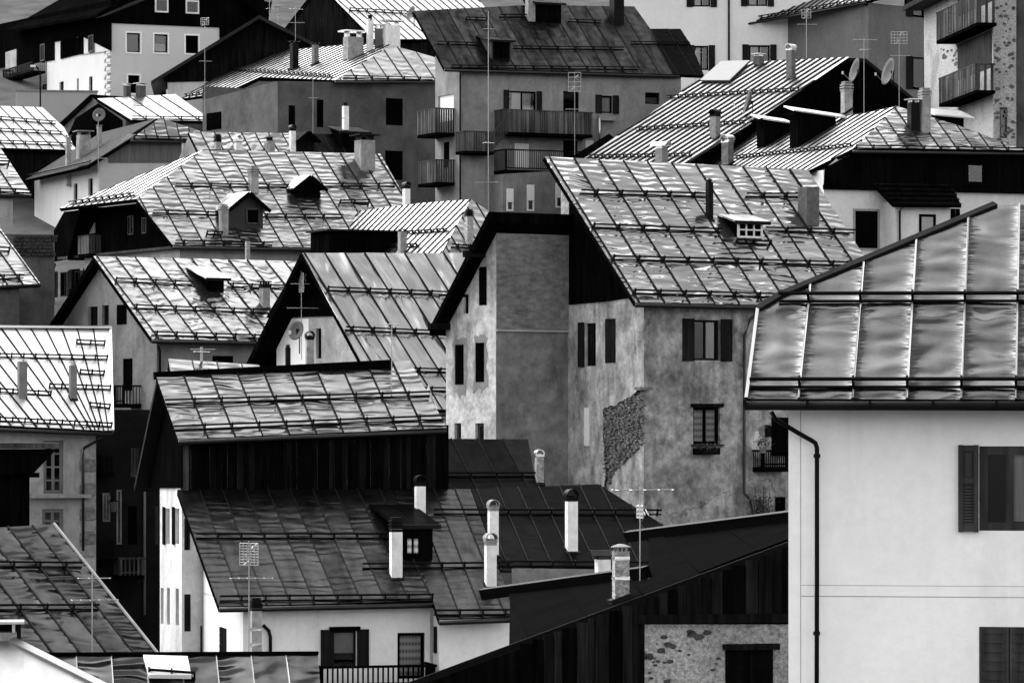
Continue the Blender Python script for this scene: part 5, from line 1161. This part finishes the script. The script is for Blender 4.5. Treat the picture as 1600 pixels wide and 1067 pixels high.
# ---- white house top right
x1 = House('tall_white_house', 'tall white house with dark shutters behind the patchy roof', 975, 40, 25, 4)
for q in ((1083, -22, 1110, 11), (1085, 72, 1107, 110), (1168, -22, 1199, 10), (1170, 71, 1203, 112)): x1.win('F', *q, fw=.1, frame=BLACK, curtain=(.1, .6, 0, 1), shut='open', sw=.4)
x1.body(x1.on('F', 1300, 40).x, 9, surf('tall_white_wall', .66, .9, 0, .05, .8, streak=.12, bump=.006), zt=x1.on('F', 1100, -60).z)
m = MB(); m.box(Vector((4.5, 4.5, x1.on('F', 1100, -60).z + .1)), (10.5, 10.5, .25)); m.build('roof_slab', SEAM, x1.root); x1.pipe('F', [(1139, -50), (1139, 130)], .06)

# ---- long bright roof facing left
y1_ = House('long_roof_house', 'dark timber house with long brilliant finely seamed roof and solar panel', 1088, 262, 31, -42)
fy = y1_.face('front', (1000, 247), .5, seam=((924, 245), (994, 201.5)))
y1_.body(-9, 7.5, DWOOD, f=fy, yr=3.75)
y1_.roof(fy, [(912, 249), (1043, 160), (1129, 100), (1175, 98), (1327, 90), (1200, 177), (1070, 258)], seam=((924, 245), (994, 201.5)), nxt=(934.7, 245), mat=T_Y, sw=.13, sh=.07, guards=[((1043, 155), (1250, 143)), ((994, 205), (1165, 194)), ((921, 248), (1081, 245))])
A_ = fy.hit(1327, 91); B_ = fy.hit(1070, 256); m = MB(); m.prism([A_ - UP * .2, B_ - UP * .2, B_ - UP * 6, A_ + Vector((0, 5.5, -9)), A_ + Vector((0, 5.5, -1.9)), A_ + Vector((0, 1.2, -.1))], Vector((-.3, 0, 0))); m.build('timber_gable', BLACK, y1_.root)
m = MB(); d = A_ + Vector((0, 0, 0)); m.prism([A_, A_ + Vector((-6, 0, 0)), A_ + Vector((-6, 1.2, .05)), A_ + Vector((-6, 5.8, -1.9)), A_ + Vector((.2, 5.8, -1.9)), A_ + Vector((.2, 1.2, .05))], Vector((0, 0, -.2))); m.build('rear_roof_slope', SEAM, y1_.root)
q = [fy.pt(*fy.ab(*z), .12) for z in ((1128, 101), (1173, 100), (1141, 131), (1095, 131))]; m = MB(); m.prism(q, fy.n * .08); m.build('solar_panel', surf('solar_glass', .10, .15, .2, .1, 2), y1_.root)
y1_.chimney(fy, 1225, 1240, 78, 125, STONE, 'arch', CAPM); y1_.chimney(fy, 1105, 1122, 181, 217, CONC, 'arch', SOOT); y1_.chimney(fy, 1019, 1039, 232, 262, CONC, 'roll', CAPM); y1_.chimney(fy, 1123, 1142, 222, 258, STONE, 'arch', CAPM); y1_.chimney(fy, 1174, 1190, 88, 104, DGREY, 'plate', CAPM)
dish('satellite dish seen edge-on on the long brilliant roof', y1_.world(fy.hit(1176, 178)), 36 / 28, 185, 15, .55)
dish('satellite dish beside stack-capped chimney against black timber gable', P(1343, 128, 196), 36 / 30, 195, 15, .5)
dish('pale tilted satellite dish next to mast with square grid aerial', P(1396, 130, 196), 40 / 30, 200, 15, .5, mat=MATS['dish_light'])

# ---- house with hipped roof, dark timber storey, white ground floor
z1 = House('dormer_roof_house', 'white house with black timber storey under half-hipped roof with dormers', 1287, 290, 34, 20)
fz = z1.face('front', (1460, 236), .5, seam=((1384, 186), (1412, 226)))
lz = z1.hip(fz, (1402, 167.5), (1334, 232))
z1.win('F', 1336, 330, 1371, 388, shut='closed', smat=BLACK, trim=surf('stone_frame', .25)); z1.win('F', 1509, 340, 1525, 352, fw=.1, frame=BLACK, mull=(0, 0))
xr = z1.on('F', 1640, 300).x
z1.body_half(fz, lz, fz.hit(1334, 232).x, xr, 10, surf('white_ground_floor', .56, .9, 0, .08, 1, streak=.16, bump=.008, stain=.12))
z1.roof(fz, [(1333, 233), (1402, 167), (1500, 198), (1589, 231), (1640, 237)], seam=((1384, 186), (1412, 226)), nxt=(1407, 182), mat=T_O, guards=[((1336, 233), (1600, 237))], gutter=((1333, 236), (1640, 240)))
z1.roof(lz, [(1402, 167), (1333, 233), (1262, 268), (1060, 266), (1075, 250), (1150, 204), (1352, 178)], sp=.9, sh=.06, sw=.13, wig=.3, mat=T_Y, guards=[((1150, 249), (1332, 230))])
z1.clad('F', [(1287, 294), (1640, 300), (1640, 243), (1332, 240), (1290, 262)], BLACK, .08)
p, q = z1.on('F', 1287, 294, -.12), z1.on('F', 1640, 299, -.12); box('floor_beam', z1.wall, (p + q) / 2, ((q - p).length, .22, .2), BLACK)
z1.win('F', 1507, 252, 1541, 291, fw=.2, frame=BLACK, mull=(0, 0), hole=False, off=-.1, rec=0, curtain=(.15, .8, .15, .55))
bx_, A_, B_ = blockhouse(z1, 'bay', 1399, 1484, 316, 420, Vector((0, -1.2, 0)), 1.2, MATS['white_ground_floor'])
z1.win('F', 1436, 335, 1462, 370, fw=.12, frame=BLACK, mull=(0, 0), hole=False, off=-1.21, rec=0, curtain=(.15, .6, .2, .8)); z1.win('F', 1485, 326, 1500, 360, shut='closed', smat=BLACK)
C_ = [z1.on('F', *q, -1.7) for q in ((1395, 320), (1502, 321))]; D_ = [z1.on('F', *q, -.1) for q in ((1366, 290), (1488, 292))]
m = MB(); m.prism([C_[0], C_[1], D_[1], D_[0]], Vector((0, 0, -.12))); pr = m.build('porch_roof', BLACK, z1.root)
for i in range(5):
    t_ = i / 4; p, q = C_[0].lerp(D_[0], t_), C_[1].lerp(D_[1], t_); m = MB(); m.tube([p + UP * .06, q + UP * .06], .05); m.build('tile_course', DWOOD, pr)
z1.pipe('F', [(1412, 322), (1406, 330), (1406, 420)], .05, 1.3)
for u0, u1_, v0, v1_, top in ((1194, 1246, 190, 231, 183), (1246, 1352, 180, 231, 171)):
    bd, A_, B_ = blockhouse(z1, 'dormer', u0, u0 + (60 if u0 > 1240 else 52), v0, v1_, lz.hit(u0 + 5, v1_ - 2), .9, BLACK)
    w = (1352 - 1243 if u0 > 1240 else 62) / z1.s; box('sheet', bd, Vector((A_.x + w / 2 - .3, A_.y + .4, B_.z + .12)), (w, 1.3, .07), T_J, (Vector((1, 0, -.12)).normalized(), Vector((0, 1, .25)).normalized(), Vector((.1, -.2, 1)).normalized()))
    box('bargeboard', bd, Vector((A_.x - .3, A_.y + .2, B_.z + .0)), (.08, 1.3, .14), BLACK)
bd, A_, B_ = blockhouse(z1, 'dormer', 1458, 1506, 182, 205, fz.hit(1460, 185) + Vector((0, .8, 0)), 1, BLACK); box('sheet', bd, Vector(((A_.x + B_.x) / 2 + .1, A_.y + .3, B_.z + .15)), (B_.x - A_.x + .5, 1.5, .07), T_J, (Vector((1, 0, -.05)).normalized(), Vector((0, 1, .3)).normalized(), Vector((.05, -.3, 1)).normalized()))
z1.chimney(fz, 1421, 1440, 160, 206, SOOT, 'plate', CAPM); z1.chimney(fz, 1439, 1457, 152, 209, CHIM, 'stack', CONC)
z1.chimney(lz, 1317, 1335, 142, 176, CHIM, 'stack', CONC)
for u_, vt, vb, lb, pr_ in ((1350, 60, 176, 'antenna with long cross boom beside stack-capped chimney on dormer roof', [('y', 0, 1.2, 5, R(4), .5), ('y', -.5, .7, 4, R(100), .5)]), (1405, 57, 170, 'antenna with square grid panel rising behind hipped roof ridge', [('g', 0, .8, .6, R(265), 5, 4), ('y', -.9, 1.0, 5, R(5), .5)]), (1260, 14, 96, 'antenna with panel and boom before the grey wall above the solar roof', [('g', -.2, .5, .5, R(265), 3, 3), ('y', -.8, 1.1, 6, R(3), .5)])):
    s_ = 31; Hh = (vb - vt) / s_; aerial(lb, P(u_, vb, F / s_ + (0 if u_ > 1300 else 24)), Hh * (1 if u_ > 1300 else 1.12), [(k_[0], Hh * (1 if u_ > 1300 else 1.12) + k_[1] - .08) + k_[2:] for k_ in pr_], mr=.02, deep=1)

# ---- grey house top right
aa = House('grey_eave_house', 'grey house with bright seamed eave roof next to the stone building', 1357, 40, 25.5, -50)
for q in ((1425, -12, 1442, 27), (1425, 90, 1445, 140)): aa.win('T', *q, fw=.1, frame=BLACK, curtain=(.2, .7, 0, 1), shut='open', sw=.5, mull=(0, 0), hole=False, off=-.03, rec=0)
la = aa.face('front', (1250, 20), 1.0, pitch=24)
aa.body(-8.6, 7, surf('even_grey_wall', .13, .93, 0, .12, .8, streak=.2, bump=.01), f=la)
aa.roof(la, [(1156, 37), (1196, 8), (1226, -14), (1400, -30), (1420, -14), (1353, 2)], sp=.55, mat=T_Y, sw=.1, sh=.06, guards=[((1166, 34), (1350, 2))], gutter=((1156, 39), (1353, 4)), seam=((1190, 30), (1222, 8)))
m = MB(); A_ = la.hit(1353, 2); m.prism([A_, A_ + Vector((0, 8, 3.5)), A_ + Vector((0, 8, 3.2)), A_ + Vector((0, 0, -.3))], Vector((-.1, 0, 0))); m.build('verge_board', BLACK, aa.root)
aa.pipe('F', [(1168, 44), (1170, 50), (1204, 67)], .05, .6)
aa.chimney(la, 1207, 1222, -14, 14, SOOT, None)

# ---- stone building with balconies
ab_ = House('stone_building', 'tall rough stone-flecked building with two slatted wooden balconies', 1552, 120, 32, 6)
ab_.win('F', 1562, 168, 1574, 216, fw=.08, frame=GWOOD, mull=(0, 0))
for q in ((1497, 58, 1550, 116), (1497, -40, 1550, 15)): ab_.win('S', *q, shut='closed', smat=GWOOD, name='balcony_door')
ab_.body(ab_.on('F', 1588, 120).x, 16, STONEP, zt=ab_.on('F', 1570, -40).z)
m = MB(); m.box(Vector((.5, 8, ab_.on('F', 1570, -40).z + .1)), (3, 17.5, .25)); m.build('roof_slab', SEAM, ab_.root)
for _ in range(90):
    pl = random.choice('FFS'); u, v = (rnd(1554, 1586), rnd(2, 228)) if pl == 'F' else (rnd(1470, 1496), rnd(2, 100)); p = ab_.on(pl, u, v); k = rnd(.05, .13); n = 6; m = MB()
    if pl == 'F': ring = [p + Vector((math.cos(i * 6.283 / n) * k * rnd(.7, 1.3), .02, math.sin(i * 6.283 / n) * k * rnd(.5, 1.0))) for i in range(n)]; dv = Vector((0, -.04, 0))
    else: ring = [p + Vector((.02, math.cos(i * 6.283 / n) * k * 3 * rnd(.7, 1.3), math.sin(i * 6.283 / n) * k * rnd(.5, 1.0))) for i in range(n)]; dv = Vector((-.04, 0, 0))
    m.prism(ring, dv); m.build('stone', surf('dark_fleck_stone', .09, .95, 0, .5, 6, bump=.03), ab_.wall)
ab_.balcony('S', 1463, 1526, 6, 55, 1.0, GWOOD, .14, .12); ab_.balcony('S', 1467, 1524, 112, 157, 1.0, GWOOD, .14, .12)
ac = House('adjoining_house', 'dark grey house wall adjoining the stone-flecked building', 1589, 100, 31.5, 4)
ac.body(6, 8, DGREY, zt=ac.on('F', 1595, -40).z); m = MB(); m.box(Vector((3, 4, ac.on('F', 1595, -40).z + .1)), (7, 9, .25)); m.build('roof_slab', SEAM, ac.root)

# ---- more aerials on the skyline
aerial('antenna with comb-shaped head on the dark plank gable ridge', P(421, 34, 237), 34 / 25, [('y', 1.25, .5, 5, R(80), .45), ('y', .8, .4, 4, R(20), .4)], mr=.02)
aerial('second comb-headed antenna, shorter, on the dark plank gable ridge', P(434, 40, 237), 32 / 25, [('y', 1.15, .45, 5, R(100), .4)], mr=.02)
aerial('antenna on tripod by the shuttered white wall above the solar panel', P(1087, 128, 236), 48 / 25, [('y', 1.8, 1.0, 4, R(175), .4)], mr=.03)
dish('small satellite dish beside the bright roof of the dark gabled house', P(647, 36, 214), 22 / 28, 210, 20, .45)
